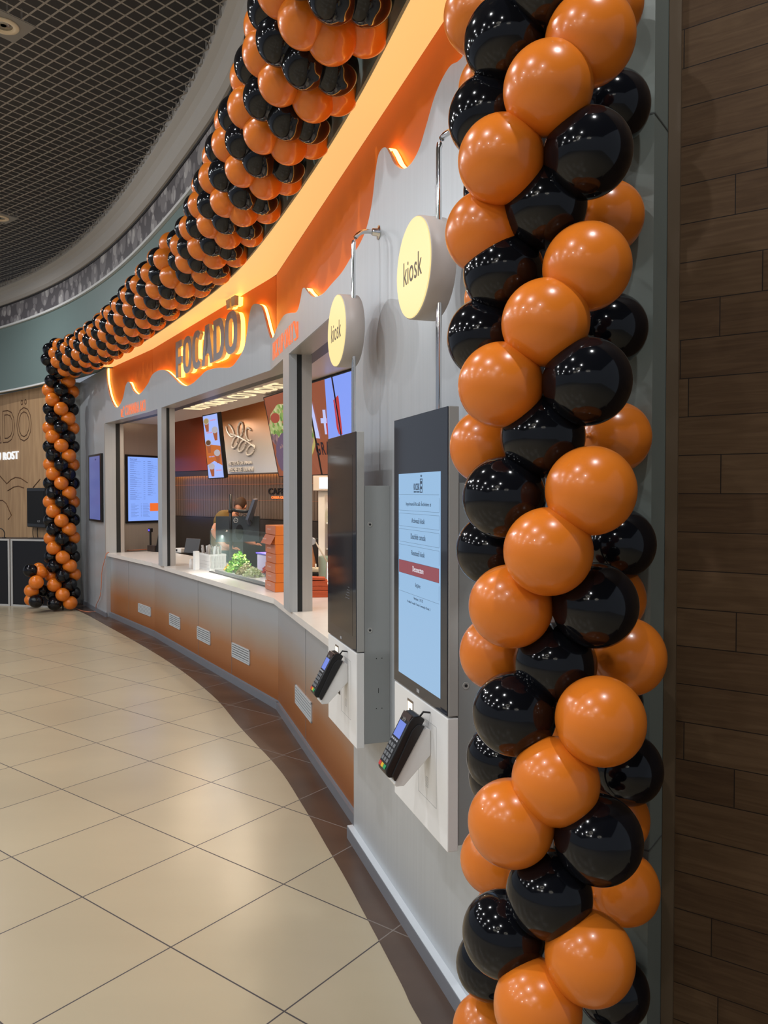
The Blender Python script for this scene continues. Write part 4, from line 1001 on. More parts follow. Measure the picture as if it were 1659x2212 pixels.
art(1, 'pale_area', [(699, 780), (790, 780), (790, 960), (711, 960)], SBL, .0026); art(2, 'pale_area', [(660, 780), (800, 780), (800, 955), (660, 955)], SBL, .0026)
for pl in ([(697, 885), (703, 885), (705, 905), (699, 905)], [(693, 903), (706, 903), (707, 914), (694, 914)], [(700, 914), (704.5, 914), (707.5, 938), (703, 938)]): art(1, 'plus_sign', pl, WHT, .0036)
for pl in ([(706, 903), (715, 903), (716, 914), (707, 914)], [(704.5, 914), (708, 914), (711.5, 939), (707.5, 938)]): art(1, 'plus_sign', pl, RD, .0036)
for i in (1, 2): art(i, 'red_numeral', [(731, 853), (748, 938), (733, 938), (723, 882), (716, 891), (713, 873)], RD, .0036)
art(2, 'salad', ell(763, 905, 19, 35, 30, .07), SAL, .003); art(2, 'tomato', ell(762, 875, 9, 12), TOM, .0034); art(2, 'meat', ell(764, 928, 14, 14, 20, .1), emis('meat_red', (.25, .07, .06), .8), .0034)
def glyph(i, ch, x0, x1, y0, y1):
    q, t_, d_ = TVS[i]; a_ = uv(x0, y0, q); b_ = uv(x1, y0, q); c_ = uv(x0, y1, q); q.words(ch, a_[0], a_[1], b_[0], c_[1], TVI, d_, .004, .02)
glyph(0, 'G', 681, 689, 957, 984) if uv(685, 970, TVS[0][0])[0] < .98 else glyph(1, 'G', 681, 690, 957, 984)
glyph(1, 'R', 693, 701, 955, 983); glyph(1, 'A', 702, 713, 954, 982)

# ================================================================== things on the worktop
def ctr(px, py, z=TOP): return at_z(px, py, z)
# pizza-style boxes: seven orange cartons
BO = mat('carton_orange', (.72, .19, .025), .45); BOP = mat('carton_front', (.56, .19, .10), .3); BLB = mat('carton_print', (.78, .6, .55), .5)
c = ctr(594, 1280); l = ctr(570, 1270.5); ud = (c - l).to_2d().normalized(); hb = .0765
labc = ['bottom', 'second from the bottom', 'third from the bottom', 'middle', 'third from the top', 'second from the top, its flap hanging open', 'topmost']
for i in range(7):
    z0 = TOP + .001 + i * (hb + .002); j = (0, .01, .004, .012, .006, .0, .008)[i] * .6
    Mb = Matrix(((ud.x, -ud.y, 0, c.x + j), (ud.y, ud.x, 0, c.y), (0, 0, 1, z0), (0, 0, 0, 1)))
    t = empty('takeaway_box', None, M=Mb); tag(t, 'orange takeaway box, %s of the stack on the worktop' % ('fourth from both ends' if i == 3 else labc[i].replace(', its flap hanging open', ', flap open')), 'box', 'orange takeaway boxes in a stack')
    Lb = .28; Wb = .26
    bm = bmesh.new(); bx(bm, -Lb, 0, 0.002, Wb, 0, hb, Mb); bevel(bm, .002, 1); link_mesh('carton', bm, BO, t)
    bm = bmesh.new()
    if i == 5: prism(bm, [(-Lb - .0, hb), (0, hb), (-.01, .002), (-Lb - .01, .002)], -.03, -.026, Mb @ Matrix(((1, 0, 0, 0), (0, 1, .55, -.01), (0, 0, 1, 0), (0, 0, 0, 1))))
    else: bx(bm, -Lb, 0, -.002, .002, .004, hb - .001, Mb)
    fl = link_mesh('front_flap', bm, BOP, t)
    text('print', 'FOCAD\u00d6', -Lb * .78, -Lb * .42, hb * .5, hb * .68, BLB, fl, Mb @ Matrix.Translation((0, -.0025 if i != 5 else -.04, 0)), .0006)
# napkins
NA = mat('napkin_red', (.55, .10, .035), .8, noise=((90, 90, 90), .12))
c = ctr(664, 1291); r = ctr(704, 1290.5); ur = (r - c).to_2d().normalized()
for i in range(4):
    z0 = TOP + .001 + (0, .055, .085, .13)[i]; hh = (.052, .028, .043, .02)[i]; wv = (.165, .165, .158, .14)[i]
    Mb = Matrix(((ur.x, -ur.y, 0, c.x), (ur.y, ur.x, 0, c.y), (0, 0, 1, z0), (0, 0, 0, 1)))
    bm = bmesh.new(); n = 5
    for q in range(n):
        o1 = random.uniform(-.003, .003); bx(bm, .002 + o1, wv + o1, .0, .15, q * hh / n + .0004, (q + 1) * hh / n - .0006, Mb)
    if i == 3:
        for v in bm.verts: v.co.z += .008 * math.sin(v.co.x * 40)
    o = link_mesh('napkin_pack', bm, NA); tag(o, ('thickest pack of rust red napkins at the bottom of the pile', 'thin pack of rust red napkins, second from the bottom of the pile', 'pack of rust red napkins below the crumpled top one', 'crumpled rust red napkin on top of the pile')[i], 'napkins', 'rust red napkins by the pick-up window')
# green cup of paper
p = ctr(703, 1272); bm = bmesh.new(); lathe(bm, [(.055, 0), (.062, .27), (.062, .28), (.056, .28), (.05, .27), (.048, .03)], 28, Matrix.Translation(p)); o = link_mesh('paper_roll_holder', bm, mat('pale_green', (.36, .44, .33), .5), smooth=False); tag(o, 'pale green cylinder standing by the pick-up window next to the dark kiosk', 'holder')
# tape dispenser / ticket tray
p = ctr(682, 1243); Mb = Matrix.Translation(p); t = empty('ticket_tray', p, 'cream and black ticket tray behind the napkins', 'tray')
box('tray', -.10, .08, -.05, .1, .0, .03, RUBBER, t, Mb, .006); bm = bmesh.new(); bx(bm, -.09, .07, -.04, .09, .032, .075, Mb); bevel(bm, .012); link_mesh('roll_cover', bm, mat('cream_plastic', (.72, .62, .45), .5), t)
bm = bmesh.new(); tube(bm, [Mb @ Vector((.0, 0, .07)), Mb @ Vector((.0, 0, .115))], .008, 8); tube(bm, [Mb @ Vector((.045, 0, .07)), Mb @ Vector((.045, 0, .11))], .008, 8); link_mesh('peg', bm, WHITE, t)
# gooseneck arm with round head
Yq = 6.6; t = empty('lamp_arm', at_y(700, 1212, 6.2), 'thin cream jointed arm with a round head behind the pick-up window', 'lamp')
bm = bmesh.new(); tube(bm, [at_y(640, 1166, Yq), at_y(678, 1165, Yq), at_y(707, 1214, 6.5)], .007, 8); link_mesh('arm', bm, mat('cream_metal', (.65, .55, .42), .4), t)
bm = bmesh.new(); pc = at_y(674, 1169, Yq - .02); lathe(bm, [(.028, -.012), (.034, 0), (.028, .012)], 20, Matrix.Translation(pc) @ Matrix.Rotation(math.pi / 2, 4, 'X')); link_mesh('joint_disc', bm, ALU, t)
bm = bmesh.new(); pc = at_y(707, 1214, 6.5); lathe(bm, [(.03, TOP - pc.z), (.03, TOP - pc.z + .01), (.012, TOP - pc.z + .014), (.01, .0)], 16, Matrix.Translation(pc)); link_mesh('foot', bm, ALU, t)
# apron hanging brown
cp = at_y(655, 1165, 8.3); Mc_ = Matrix.Translation((cp.x, cp.y, 0)) @ Matrix.Rotation(-.3, 4, 'Z')
t = empty('kitchen_chair', (cp.x, cp.y, 0), 'tan leather high-backed chair behind the pick-up window', 'chair'); TAN = mat('tan_leather', (.33, .13, .05), .5)
bm = bmesh.new(); prism(bm, [(-.15, .50), (.15, .50), (.13, .95), (.08, 1.17), (.03, 1.23), (-.08, 1.23), (-.12, 1.1)], 0, .06, Mc_); bevel(bm, .02); link_mesh('backrest', bm, TAN, t, smooth=True)
bm = bmesh.new(); bx(bm, -.2, .2, .0, .42, .43, .495, Mc_); bevel(bm, .02); link_mesh('seat', bm, TAN, t)
for x_, y_ in ((-.17, .04), (.17, .04), (-.17, .38), (.17, .38)):
    bm = bmesh.new(); tube(bm, [Mc_ @ Vector((x_, y_, .002)), Mc_ @ Vector((x_ * .9, y_, .43))], .014, 8); link_mesh('leg', bm, BLACK, t)
# drinks fridge
pf = at_y(688, 1250, 8.15); t = empty('drinks_fridge', (pf.x, pf.y, 0), 'tall white lit drinks fridge behind the pick-up window', 'fridge')
Mf = Matrix.Translation((pf.x, pf.y, 0)) @ Matrix.Rotation(-.25, 4, 'Z')
bm = bmesh.new()
for q in ((0, .07, 0, .6, 0, 1.72), (.70, .75, 0, .6, 0, 1.72), (0.07, .70, .55, .6, .0, 1.72), (.07, .70, 0, .55, 0, .12), (.07, .7, 0, .55, 1.68, 1.72)): bx(bm, *q, Mf)
link_mesh('cabinet', bm, mat('fridge_cream', (.66, .58, .50), .4), t)
box('light_box', -.04, .77, -.05, .3, 1.725, 1.88, mat('fridge_cream2', (.62, .52, .44), .4), t, Mf, .004)
box('lit_panel', .03, .7, -.056, -.051, 1.745, 1.86, emis('fridge_light', (1, .97, .9), 1.9), t, Mf)
random.seed(3)
for k in range(5):
    sh = box('shelf', .075, .695, .03, .5, .3 + k * .27, .31 + k * .27, WHITE, t, Mf)
    for c_ in range(4):
        bm = bmesh.new(); lathe(bm, [(.028, 0), (.03, .01), (.03, .13), (.012, .17), (.012, .19)], 10, Mf @ Matrix.Translation((.115 + c_ * .075, .09, .3105 + k * .27)))
        o = link_mesh('drink_bottle', bm, mat('bottle_%d' % ((k * 2 + c_) % 5), [(.5, .03, .04), (.03, .06, .4), (.35, .4, .45), (.1, .3, .08), (.5, .3, .05)][(k * 2 + c_) % 5], .2))
        tag(o, '%s bottle, %s along the %s fridge shelf from the bottom' % (['red', 'blue', 'clear grey', 'green', 'amber'][(k * 2 + c_) % 5], ORD[c_], ORD[k]), 'bottle', 'bottles in the drinks fridge')
area('fridge_light', (pf.x + .35, pf.y + .1, 1.6), 3, .3, (1, .95, .9), size_y=.1)
# glass display case with salad
GL = mat('clear_glass', (.45, .60, .56), .03, alpha=.075, spec=.3)
GLE = mat('glass_edge', (.30, .45, .42), .05, trans=.6, ior=1.45)
fa = ctr(454, 1235.5); fb = ctr(572, 1267); ug = (fb - fa).to_2d().normalized(); ng = Vector((-ug.y, ug.x)); ng = ng if ng.x > 0 else -ng
ex = (fb - fa).length + .45
Mg = Matrix(((ug.x, ng.x, 0, fa.x), (ug.y, ng.y, 0, fa.y), (0, 0, 1, TOP), (0, 0, 0, 1)))
t = empty('display_case', None, M=Mg); tag(t, 'glass salad display case on the worktop in the middle window', 'display case')
hg = .43
box('front_pane', 0, ex, 0, .006, .003, hg, GL, t, Mg); box('side_pane', -.001, .005, .0065, .36, .003, hg, GL, t, Mg); box('top_pane', 0, ex, 0, .30, hg + .001, hg + .009, GL, t, Mg)
box('bottom_rail', 0, ex, -.012, -.001, .001, .014, mat('rail_dark', (.12, .13, .13), .35, .5), t, Mg)
bm = bmesh.new()
for x_, y_, z_ in ((.02, .02, hg + .012), (.45, .02, hg + .012)): lathe(bm, [(.012, -.004), (.012, .006), (.006, .01)], 12, Mg @ Matrix.Translation((x_, y_, z_)))
link_mesh('glass_clamp', bm, CHROME, t)
area('salad_light', Mg @ Vector((.5, .2, .40)), 8, .9, (1, 1, .96), size_y=.02)
tr_ = box('salad_tray', .06, ex, .03, .34, .001, .03, mat('tray_steel', (.5, .5, .5), .3, .6), None, Mg); tag(tr_, 'shallow steel tray holding salad in the glass case', 'tray')
def leafpile(name, cx, cy, cz, rx, ry, rz, n, size, cols, lab, cat, rough=.5):
    bm = bmesh.new(); random.seed(int(cx * 1000) + n)
    for k in range(n):
        th = random.uniform(0, 6.283); rr = math.sqrt(random.random()); x = cx + rx * rr * math.cos(th); y = cy + ry * rr * math.sin(th); z = cz + rz * (1 - rr * rr) * random.uniform(.15, 1)
        s = size * random.uniform(.6, 1.3); R_ = Matrix.Rotation(random.uniform(0, 6.28), 3, 'Z') @ Matrix.Rotation(random.uniform(-.9, .9), 3, 'X') @ Matrix.Rotation(random.uniform(-.9, .9), 3, 'Y')
        ctrv = bm.verts.new(Mg @ (Vector((x, y, z)))); ring = []
        for q in range(7):
            an = 2 * math.pi * q / 7; v_ = R_ @ Vector((s * math.cos(an) * random.uniform(.7, 1.1), s * .7 * math.sin(an) * random.uniform(.7, 1.1), s * .35 * random.uniform(-1, 1))); ring.append(bm.verts.new(Mg @ (Vector((x, y, z)) + v_)))
        mi = random.randrange(len(cols))
        for q in range(7): f = bm.faces.new((ctrv, ring[q], ring[(q + 1) % 7])); f.material_index = mi
    o = link_mesh(name, bm, cols); tag(o, lab, cat); o['kind'] = 'stuff'
G1, G2, G3 = mat('leaf_green', (.25, .50, .05), .5), mat('leaf_light', (.45, .66, .16), .5), mat('leaf_dark', (.10, .28, .03), .5)
def gx(px, py):
    p = Mg.inverted() @ ctr(px, py); return p.x, p.y
leafpile('lettuce', .40, .17, .03, .20, .12, .20, 620, .020, [G1, G2, G3], 'heap of bright green lettuce in the glass case', 'salad')
leafpile('shredded_onion', .66, .15, .03, .14, .10, .11, 260, .016, [mat('onion', (.55, .50, .28), .5), mat('onion2', (.35, .33, .14), .5)], 'heap of pale shredded onion beside the lettuce', 'salad')
leafpile('shredded_cabbage', .88, .13, .03, .15, .09, .09, 300, .013, [mat('cabbage', (.55, .66, .32), .5), mat('cabbage2', (.72, .78, .5), .5)], 'heap of shredded cabbage next to the box stack', 'salad')
leafpile('sliced_tomato', .92, .25, .06, .08, .04, .06, 60, .02, [mat('tomato_red', (.6, .05, .03), .35)], 'few red tomato slices behind the cabbage', 'tomato')
leafpile('yellow_pepper', .22, .13, .03, .07, .05, .06, 50, .024, [mat('pepper_yellow', (.75, .45, .05), .4)], 'small heap of yellow pepper at the end of the case', 'pepper')
bc = box('purple_lid_tub', .62, .98, .27, .36, .06, .22, mat('tub_clear', (.50, .42, .66), .25), None, Mg, .01); tag(bc, 'translucent tub with a violet lid behind the salad', 'tub')
bl = box('lid', .61, .99, .26, .37, .221, .235, mat('lid_violet', (.10, .05, .65), .3), bc, Mg, .004)
bw = box('cardboard_box', .55, .98, .40, .62, .001, .30, mat('cardboard', (.66, .56, .38), .7), None, Mg, .004); tag(bw, 'pale cardboard box behind the salad tubs', 'box')
# white baskets with cutlery packs
def basket(px, py, lab, scale_=1., ang=0):
    p = ctr(px, py); Mb = Matrix.Translation(p) @ Matrix.Rotation(math.atan2(ug.y, ug.x) + ang, 4, 'Z'); t = empty('cutlery_basket', None, M=Mb); tag(t, lab, 'basket', 'white baskets of cutlery')
    W, D_, Hh = .34 * scale_, .18 * scale_, .17 * scale_; bm = bmesh.new(); tk = .004
    for (x0, x1, y0, y1) in ((0, W, 0, tk), (0, W, D_ - tk, D_), (0, tk, tk, D_ - tk), (W - tk, W, tk, D_ - tk)):
        bx(bm, x0, x1, y0, y1, 0, .018, Mb); bx(bm, x0 - .003, x1 + .003, y0 - .003, y1 + .003, Hh - .02, Hh, Mb)
        ln = max(x1 - x0, y1 - y0); k = 0; horiz = (x1 - x0) > (y1 - y0)
        for z0, z1 in ((.018, .022), (.053, .058), (.09, .095)): bx(bm, x0, x1, y0, y1, z0, z1, Mb)
        while k * .014 < ln:
            if horiz: bx(bm, x0 + k * .014, x0 + k * .014 + .009, y0, y1, .018, Hh - .02, Mb)
            else: bx(bm, x0, x1, y0 + k * .014, y0 + k * .014 + .009, .018, Hh - .02, Mb)
            k += 1
    bx(bm, tk, W - tk, tk, D_ - tk, 0, .004, Mb)
    link_mesh('basket_shell', bm, WHITE, t)
    random.seed(int(px))
    for k in range(int(40 * scale_)):
        x = .02 + random.random() * (W - .05); y = .02 + random.random() * (D_ - .05); a1, a2 = random.uniform(-.22, .22), random.uniform(-.2, .2)
        m_ = Mb @ Matrix.Translation((x, y, .02)) @ Matrix.Rotation(a1, 4, 'Y') @ Matrix.Rotation(a2, 4, 'X') @ Matrix.Rotation(random.uniform(-.6, .6), 4, 'Z')
        bm = bmesh.new(); bx(bm, 0, .028, 0, .006, 0, .20 + random.uniform(0, .04), m_)
        c_ = k % 3; o = link_mesh('cutlery_sachet', bm, [WHITE, mat('sachet_cream', (.62, .56, .50), .6), mat('sachet_grey', (.42, .38, .36), .6)][c_])
        tag(o, '%s cutlery sachet standing in the %s white basket' % (['white', 'cream', 'grey'][c_], 'larger' if scale_ > .9 else 'smaller'), 'sachet', '%s sachets in the %s basket' % (['white', 'cream', 'grey'][c_], 'larger' if scale_ > .9 else 'smaller'))
basket(431, 1227, 'larger white perforated basket of cutlery sachets on the worktop')
basket(466, 1205, 'smaller white basket of straws inside the glass case', .55)
p = ctr(413, 1229); bm = bmesh.new(); lathe(bm, [(.022, 0), (.022, .07), (.018, .08), (.018, .10), (.008, .11)], 16, Matrix.Translation(p)); o = link_mesh('small_jar', bm, mat('jar_white', (.7, .68, .66), .3)); tag(o, 'small white jar at the left foot of the cutlery basket', 'jar')
bm = bmesh.new(); bx(bm, 0, .05, 0, .05, 0, .20, Matrix.Translation(ctr(417, 1231)) @ Matrix.Rotation(-.8, 4, 'Z')); bevel(bm, .004); o = link_mesh('cup_sleeve', bm, WHITE); tag(o, 'tall narrow white carton left of the cutlery basket', 'carton')
# tablet till, printer, card reader box
p = ctr(396, 1197); Mb = Matrix.Translation(p) @ Matrix.Rotation(-.62, 4, 'Z'); t = empty('till_tablet', None, M=Mb); tag(t, 'dark grey till tablet leaning back by the wide window', 'tablet')
bm = bmesh.new(); bx(bm, 0, .28, 0, .012, .02, .21, Mb @ Matrix(((1, 0, -.12, 0), (0, 1, .35, 0), (0, 0, 1, 0), (0, 0, 0, 1)))); bevel(bm, .004); link_mesh('screen_back', bm, mat('tablet_grey', (.075, .08, .09), .35), t)
box('stand', .06, .2, .03, .14, .0015, .03, BLACK, t, Mb, .005)
p = ctr(378, 1194); Mb = Matrix.Translation(p) @ Matrix.Rotation(-.62, 4, 'Z'); t = empty('receipt_printer', None, M=Mb); tag(t, 'white receipt printer beside the leaning tablet', 'printer')
box('body', 0, .12, 0, .12, .001, .065, WHITE, t, Mb, .008); box('display_panel', .02, .05, -.002, .0, .02, .05, BLACK, t, Mb)
p = ctr(318, 1191); Mb = Matrix.Translation(p) @ Matrix.Rotation(-.7, 4, 'Z'); t = empty('code_scanner', None, M=Mb); tag(t, 'black scanner on a post with a small violet window, inside the order window', 'scanner')
box('base', 0, .17, 0, .12, .001, .085, mat('scanner_base', (.05, .035, .03), .4), t, Mb, .004); box('post', .01, .035, .03, .05, .0855, .27, BLACK, t, Mb, .003); h_ = box('head', .0, .055, .015, .06, .2705, .325, BLACK, t, Mb, .006); box('window', .006, .04, .012, .0149, .285, .312, emis('scanner_violet', (.12, .08, .9), 1.2), h_, Mb)
p = ctr(335, 1192); bm = bmesh.new(); prism(bm, [(0, 0), (.12, 0), (.12, .28), (.08, .28)], 0, .1, Matrix.Translation(p) @ Matrix.Rotation(-.6, 4, 'Z')); o = link_mesh('till_stand', bm, BLACK); tag(o, 'black wedge shaped till stand behind the first steel post', 'till')
# monitors on an arm
Ym = 8.85
t = empty('monitor_pole', at_y(498, 1190, Ym), 'black monitor pole with arm standing over the display case', 'monitor stand')
pz = at_y(498, 1068, Ym).z; pb = at_y(498, 1068, Ym)
bm = bmesh.new(); lathe(bm, [(.017, TOP - 0), (.017, pz)], 14, Matrix.Translation((pb.x, pb.y, 0))); link_mesh('pole', bm, BLACK, t)
bm = bmesh.new(); tube(bm, [at_y(500, 1101, Ym), at_y(512, 1103, Ym + .02), at_y(525, 1105, Ym), at_y(540, 1104, Ym - .02)], [.022, .018, .022, .014], 10); link_mesh('arm', bm, BLACK, t)
bm = bmesh.new(); lathe(bm, [(.026, -.02), (.026, .02)], 12, Matrix.Translation((pb.x, pb.y, at_y(498, 1103, Ym).z))); link_mesh('clamp', bm, BLACK, t)
bm = bmesh.new(); tube(bm, catmull([at_y(508, 1108, Ym), at_y(520, 1116, Ym), at_y(530, 1112, Ym), at_y(545, 1130, Ym + .05)], 5), .004, 5); link_mesh('cable', bm, RUBBER, t)
q = Quad(at_y(466, 1115.3, Ym + .25), at_y(560, 1115, Ym + .15), at_y(560, 1170, Ym + .15), at_y(466, 1171, Ym + .25))
t = empty('computer_monitor', q.P(.5, .5), 'wide monitor seen from behind with a round logo, over the display case', 'monitor')
bm = bmesh.new(); quadbox(bm, q.c, .03); hs = link_mesh('housing', bm, mat('monitor_back', (.045, .055, .065), .35), t)
q.disc('cable_cover', .55, .62, .09, .3, BLACK, hs, .002)
ringp = [q.P(.465 + .047 * math.cos(a), .16 + .088 * math.sin(a), .003) for a in [2 * math.pi * k / 24 for k in range(25)]]
bm = bmesh.new(); tube(bm, ringp, .0035, 5); link_mesh('logo_ring', bm, mat('logo_silver', (.55, .57, .58), .3), hs); q.words('DELL', .43, .13, .50, .19, mat('logo_silver', (.55, .57, .58), .3), hs, .003)
q = Quad(at_y(541, 1078, Ym - .02), at_y(557, 1077.5, Ym + .3), at_y(542, 1141.5, Ym + .3), at_y(534, 1122, Ym - .02))
q = Quad(at_y(551, 1080, Ym - .12), at_y(557.5, 1078, Ym + .25), at_y(542, 1140, Ym + .25), at_y(535, 1124, Ym - .12))
t = empty('tilted_monitor', q.P(.5, .5), 'slim monitor seen nearly edge-on, held tilted on the arm', 'monitor'); bm = bmesh.new(); quadbox(bm, q.c, .028); link_mesh('housing', bm, mat('monitor_blue_grey', (.09, .11, .16), .35), t)

# ================================================================== worker behind the monitor
SKIN = mat('skin', (.62, .29, .18), .5); SHIRT = mat('shirt_olive', (.16, .095, .022), .8); HAIR = mat('hair_brown', (.045, .02, .010), .7, noise=((60, 60, 60), .3)); TROU = mat('trousers_black', (.015, .015, .016), .8)
def skin(name, verts, edges, rad, m, par, root=0, sub=2):
    me = bpy.data.meshes.new(name); me.from_pydata([Vector(v) for v in verts], edges, []); me.update(); me.materials.append(m)
    o = bpy.data.objects.new(name, me); C.objects.link(o)
    sk = o.modifiers.new('skin', 'SKIN'); lay = me.skin_vertices[0] if me.skin_vertices else None
    if lay is None: me.skin_vertices  # layer is made by the modifier
    bpy.context.view_layer.update()
    lay = me.skin_vertices[0] if len(me.skin_vertices) else None
    if lay is None:
        return o
    for i, r in enumerate(rad): lay.data[i].radius = (r, r) if not isinstance(r, tuple) else r; lay.data[i].use_root = (i == root)
    sk.use_smooth_shade = True; s = o.modifiers.new('sub', 'SUBSURF'); s.levels = sub; s.render_levels = sub
    if par: o.parent = par; o.matrix_parent_inverse = parent_matrix(par).inverted()
    return o
px_, py_ = -2.03, 9.85
def W(x, y, z): return (px_ + x, py_ + y, z)
person = empty('person', W(0, 0, 0), 'person in an olive t-shirt with short brown hair, bending down behind the monitor', 'person')
V = [W(0, 0, .95), W(-.02, 0, 1.12), W(.03, 0, 1.32), W(.12, -.01, 1.43), W(.19, -.02, 1.49),        # 0-4 spine to neck
     W(.0, -.10, .90), W(.02, -.11, .50), W(-.02, -.11, .08), W(.12, -.12, .03),               # near leg
     W(.0, .10, .90), W(.02, .11, .50), W(-.02, .11, .08), W(.12, .12, .03),
     W(.03, -.19, 1.39), W(-.07, -.26, 1.23), W(.08, -.30, 1.05), W(.19, -.29, 1.03),
     W(.10, .18, 1.39), W(.11, .26, 1.17), W(.30, .22, 1.06), W(.38, .2, 1.05)]
E = [(0, 1), (1, 2), (2, 3), (3, 4), (0, 5), (5, 6), (6, 7), (7, 8), (0, 9), (9, 10), (10, 11), (11, 12), (2, 13), (13, 14), (14, 15), (15, 16), (2, 17), (17, 18), (18, 19), (19, 20)]
Rr = [.13, .12, .13, .085, .055, .085, .06, .045, .035, .085, .06, .045, .035, .06, .042, .032, .03, .06, .042, .032, .03]
skin('body', V, E, Rr, SKIN, person)
skin('shirt', [W(0, 0, .93), W(-.02, 0, 1.12), W(.03, 0, 1.325), W(.105, -.01, 1.425), W(.03, -.19, 1.40), W(-.045, -.245, 1.29), W(.10, .18, 1.40), W(.11, .25, 1.24)], [(0, 1), (1, 2), (2, 3), (2, 4), (4, 5), (2, 6), (6, 7)], [.155, .155, .165, .105, .09, .068, .088, .065], SHIRT, person)
skin('trousers', [W(0, 0, .94), W(.0, -.10, .88), W(.02, -.11, .50), W(-.02, -.11, .10), W(.0, .10, .88), W(.02, .11, .50), W(-.02, .11, .10)], [(0, 1), (1, 2), (2, 3), (0, 4), (4, 5), (5, 6)], [.15, .10, .075, .06, .10, .075, .06], TROU, person)
def fingers(hx, hy, hz, dx):
    for k in range(4):
        a = (hx, hy + (k - 1.5) * .02, hz); skin('finger', [a, (a[0] + .035 * dx, a[1], a[2] - .008), (a[0] + (.075 - .008 * abs(k - 1.3)) * dx, a[1], a[2] - .03)], [(0, 1), (1, 2)], [.010, .009, .007], SKIN, person, sub=1)
    skin('thumb', [(hx - .03, hy - .03, hz), (hx + .01, hy - .05, hz - .01), (hx + .04, hy - .055, hz - .02)], [(0, 1), (1, 2)], [.012, .010, .008], SKIN, person, sub=1)
fingers(px_ + .20, py_ - .29, 1.03, 1); fingers(px_ + .39, py_ + .2, 1.05, 1)
hp = at_y(519, 1091, 9.82)
Mh = Matrix.Translation(hp) @ Matrix.Rotation(math.radians(78), 4, 'Z') @ Matrix.Rotation(math.radians(50), 4, 'Y')
def head_mesh(bm, s=1., hairmask=False):
    bmesh.ops.create_uvsphere(bm, u_segments=32, v_segments=24, radius=1)
    for v in bm.verts:
        x, y, z = v.co
        r = Vector((x * .090, y * .071, z * .108))
        if z < 0: r.x *= 1 - .12 * (-z); r.y *= 1 - .32 * (-z) ** 1.5
        if x > .6 and abs(y) < .22 and -.35 < z < .1: r.x += .022 * (1 - abs(y) / .22) * (1 - abs(z + .15) / .25 if abs(z + .15) < .25 else 0)     # nose
        if x > .5 and abs(abs(y) - .38) < .17 and abs(z - .05) < .12: r.x -= .008   # eye sockets
        v.co = r * s
bm = bmesh.new(); head_mesh(bm); bmesh.ops.transform(bm, matrix=Mh, verts=bm.verts[:]); hd_ = link_mesh('head', bm, SKIN, person, smooth=True)
for sy in (-1, 1):
    bm = bmesh.new(); bmesh.ops.create_uvsphere(bm, u_segments=12, v_segments=8, radius=1); bmesh.ops.transform(bm, matrix=Mh @ Matrix.Translation((.012, sy * .072, -.01)) @ Matrix.Diagonal((.018, .009, .032, 1)), verts=bm.verts[:]); link_mesh('ear', bm, SKIN, hd_, smooth=True)
    bm = bmesh.new(); bmesh.ops.create_uvsphere(bm, u_segments=10, v_segments=8, radius=.011); bmesh.ops.transform(bm, matrix=Mh @ Matrix.Translation((.076, sy * .028, .006)), verts=bm.verts[:]); link_mesh('eye', bm, WHITE, hd_, smooth=True)
bm = bmesh.new(); bx(bm, .070, .080, -.020, .020, -.060, -.052, Mh); bevel(bm, .003); link_mesh('mouth', bm, mat('lips', (.45, .14, .12), .5), hd_)
bm = bmesh.new(); head_mesh(bm, 1.07)
bmesh.ops.delete(bm, geom=[v for v in bm.verts if v.co.z < (.07 if v.co.x > .05 else (-.075 if v.co.x < .012 else .01))], context='VERTS')
bmesh.ops.transform(bm, matrix=Mh, verts=bm.verts[:]); link_mesh('hair', bm, HAIR, hd_, smooth=True)

# ================================================================== left: oak panel wall, booth, loudspeaker
WF = Facet((-10.79, 17.22), (-4.80, 11.92))
def light_wood():
    m = bpy.data.materials.new('light_wood_panel'); m.use_nodes = True; nt = m.node_tree; b = nt.nodes['Principled BSDF']; tc = N(nt, 'ShaderNodeTexCoord'); mp = N(nt, 'ShaderNodeMapping'); mp.inputs['Scale'].default_value = (9, 9, .9); nt.links.new(tc.outputs['Object'], mp.inputs[0])
    no = N(nt, 'ShaderNodeTexNoise'); no.inputs['Scale'].default_value = 1.5; no.inputs['Detail'].default_value = 6; no.inputs['Distortion'].default_value = .6; nt.links.new(mp.outputs[0], no.inputs['Vector'])
    nt.links.new(ramp(nt, no.outputs[0], [(.3, (.44, .255, .12)), (.7, (.60, .375, .19))]), b.inputs['Base Color']); b.inputs['Roughness'].default_value = .5; return m
struct(box('wall_left', 0, WF.L, 0, .06, 0, SOF, light_wood(), None, WF.M()))
GRV = mat('groove_brown', (.14, .065, .03), .7)
t = empty('engraved_sign', WF.P(1.5, 0, 2.5), 'shop name engraved as thin outlines into the light wood wall', 'sign')
a, zt_ = WF.inv(-22, 893); b_, zb_ = WF.inv(52, 953)
z0 = WF.inv(30, 956)[1]; z1 = WF.inv(30, 888)[1]
text('lettering', 'AD\u00d6', WF.inv(-24, 900)[0], WF.inv(68, 900)[0], z0, WF.inv(50, 863)[1], GRV, t, WF.M(0, 0, 0), .002, outline=.012)
t = empty('white_wall_lettering', WF.P(1.5, 0, 2.1), 'white lit slogan lettering on the light wood wall under the engraved name', 'sign')
text('lettering', 'CU ROST', WF.inv(-14, 980)[0], WF.inv(41, 980)[0], WF.inv(20, 993)[1], WF.inv(20, 976)[1], emis('letters_white', (1, 1, 1), .85), t, WF.M(0, .002, 0), .02, .005)
t = empty('engraved_lines', WF.P(1.5, 0, 1.5), 'curved and straight emblem lines cut into the light wood wall', 'engraving')
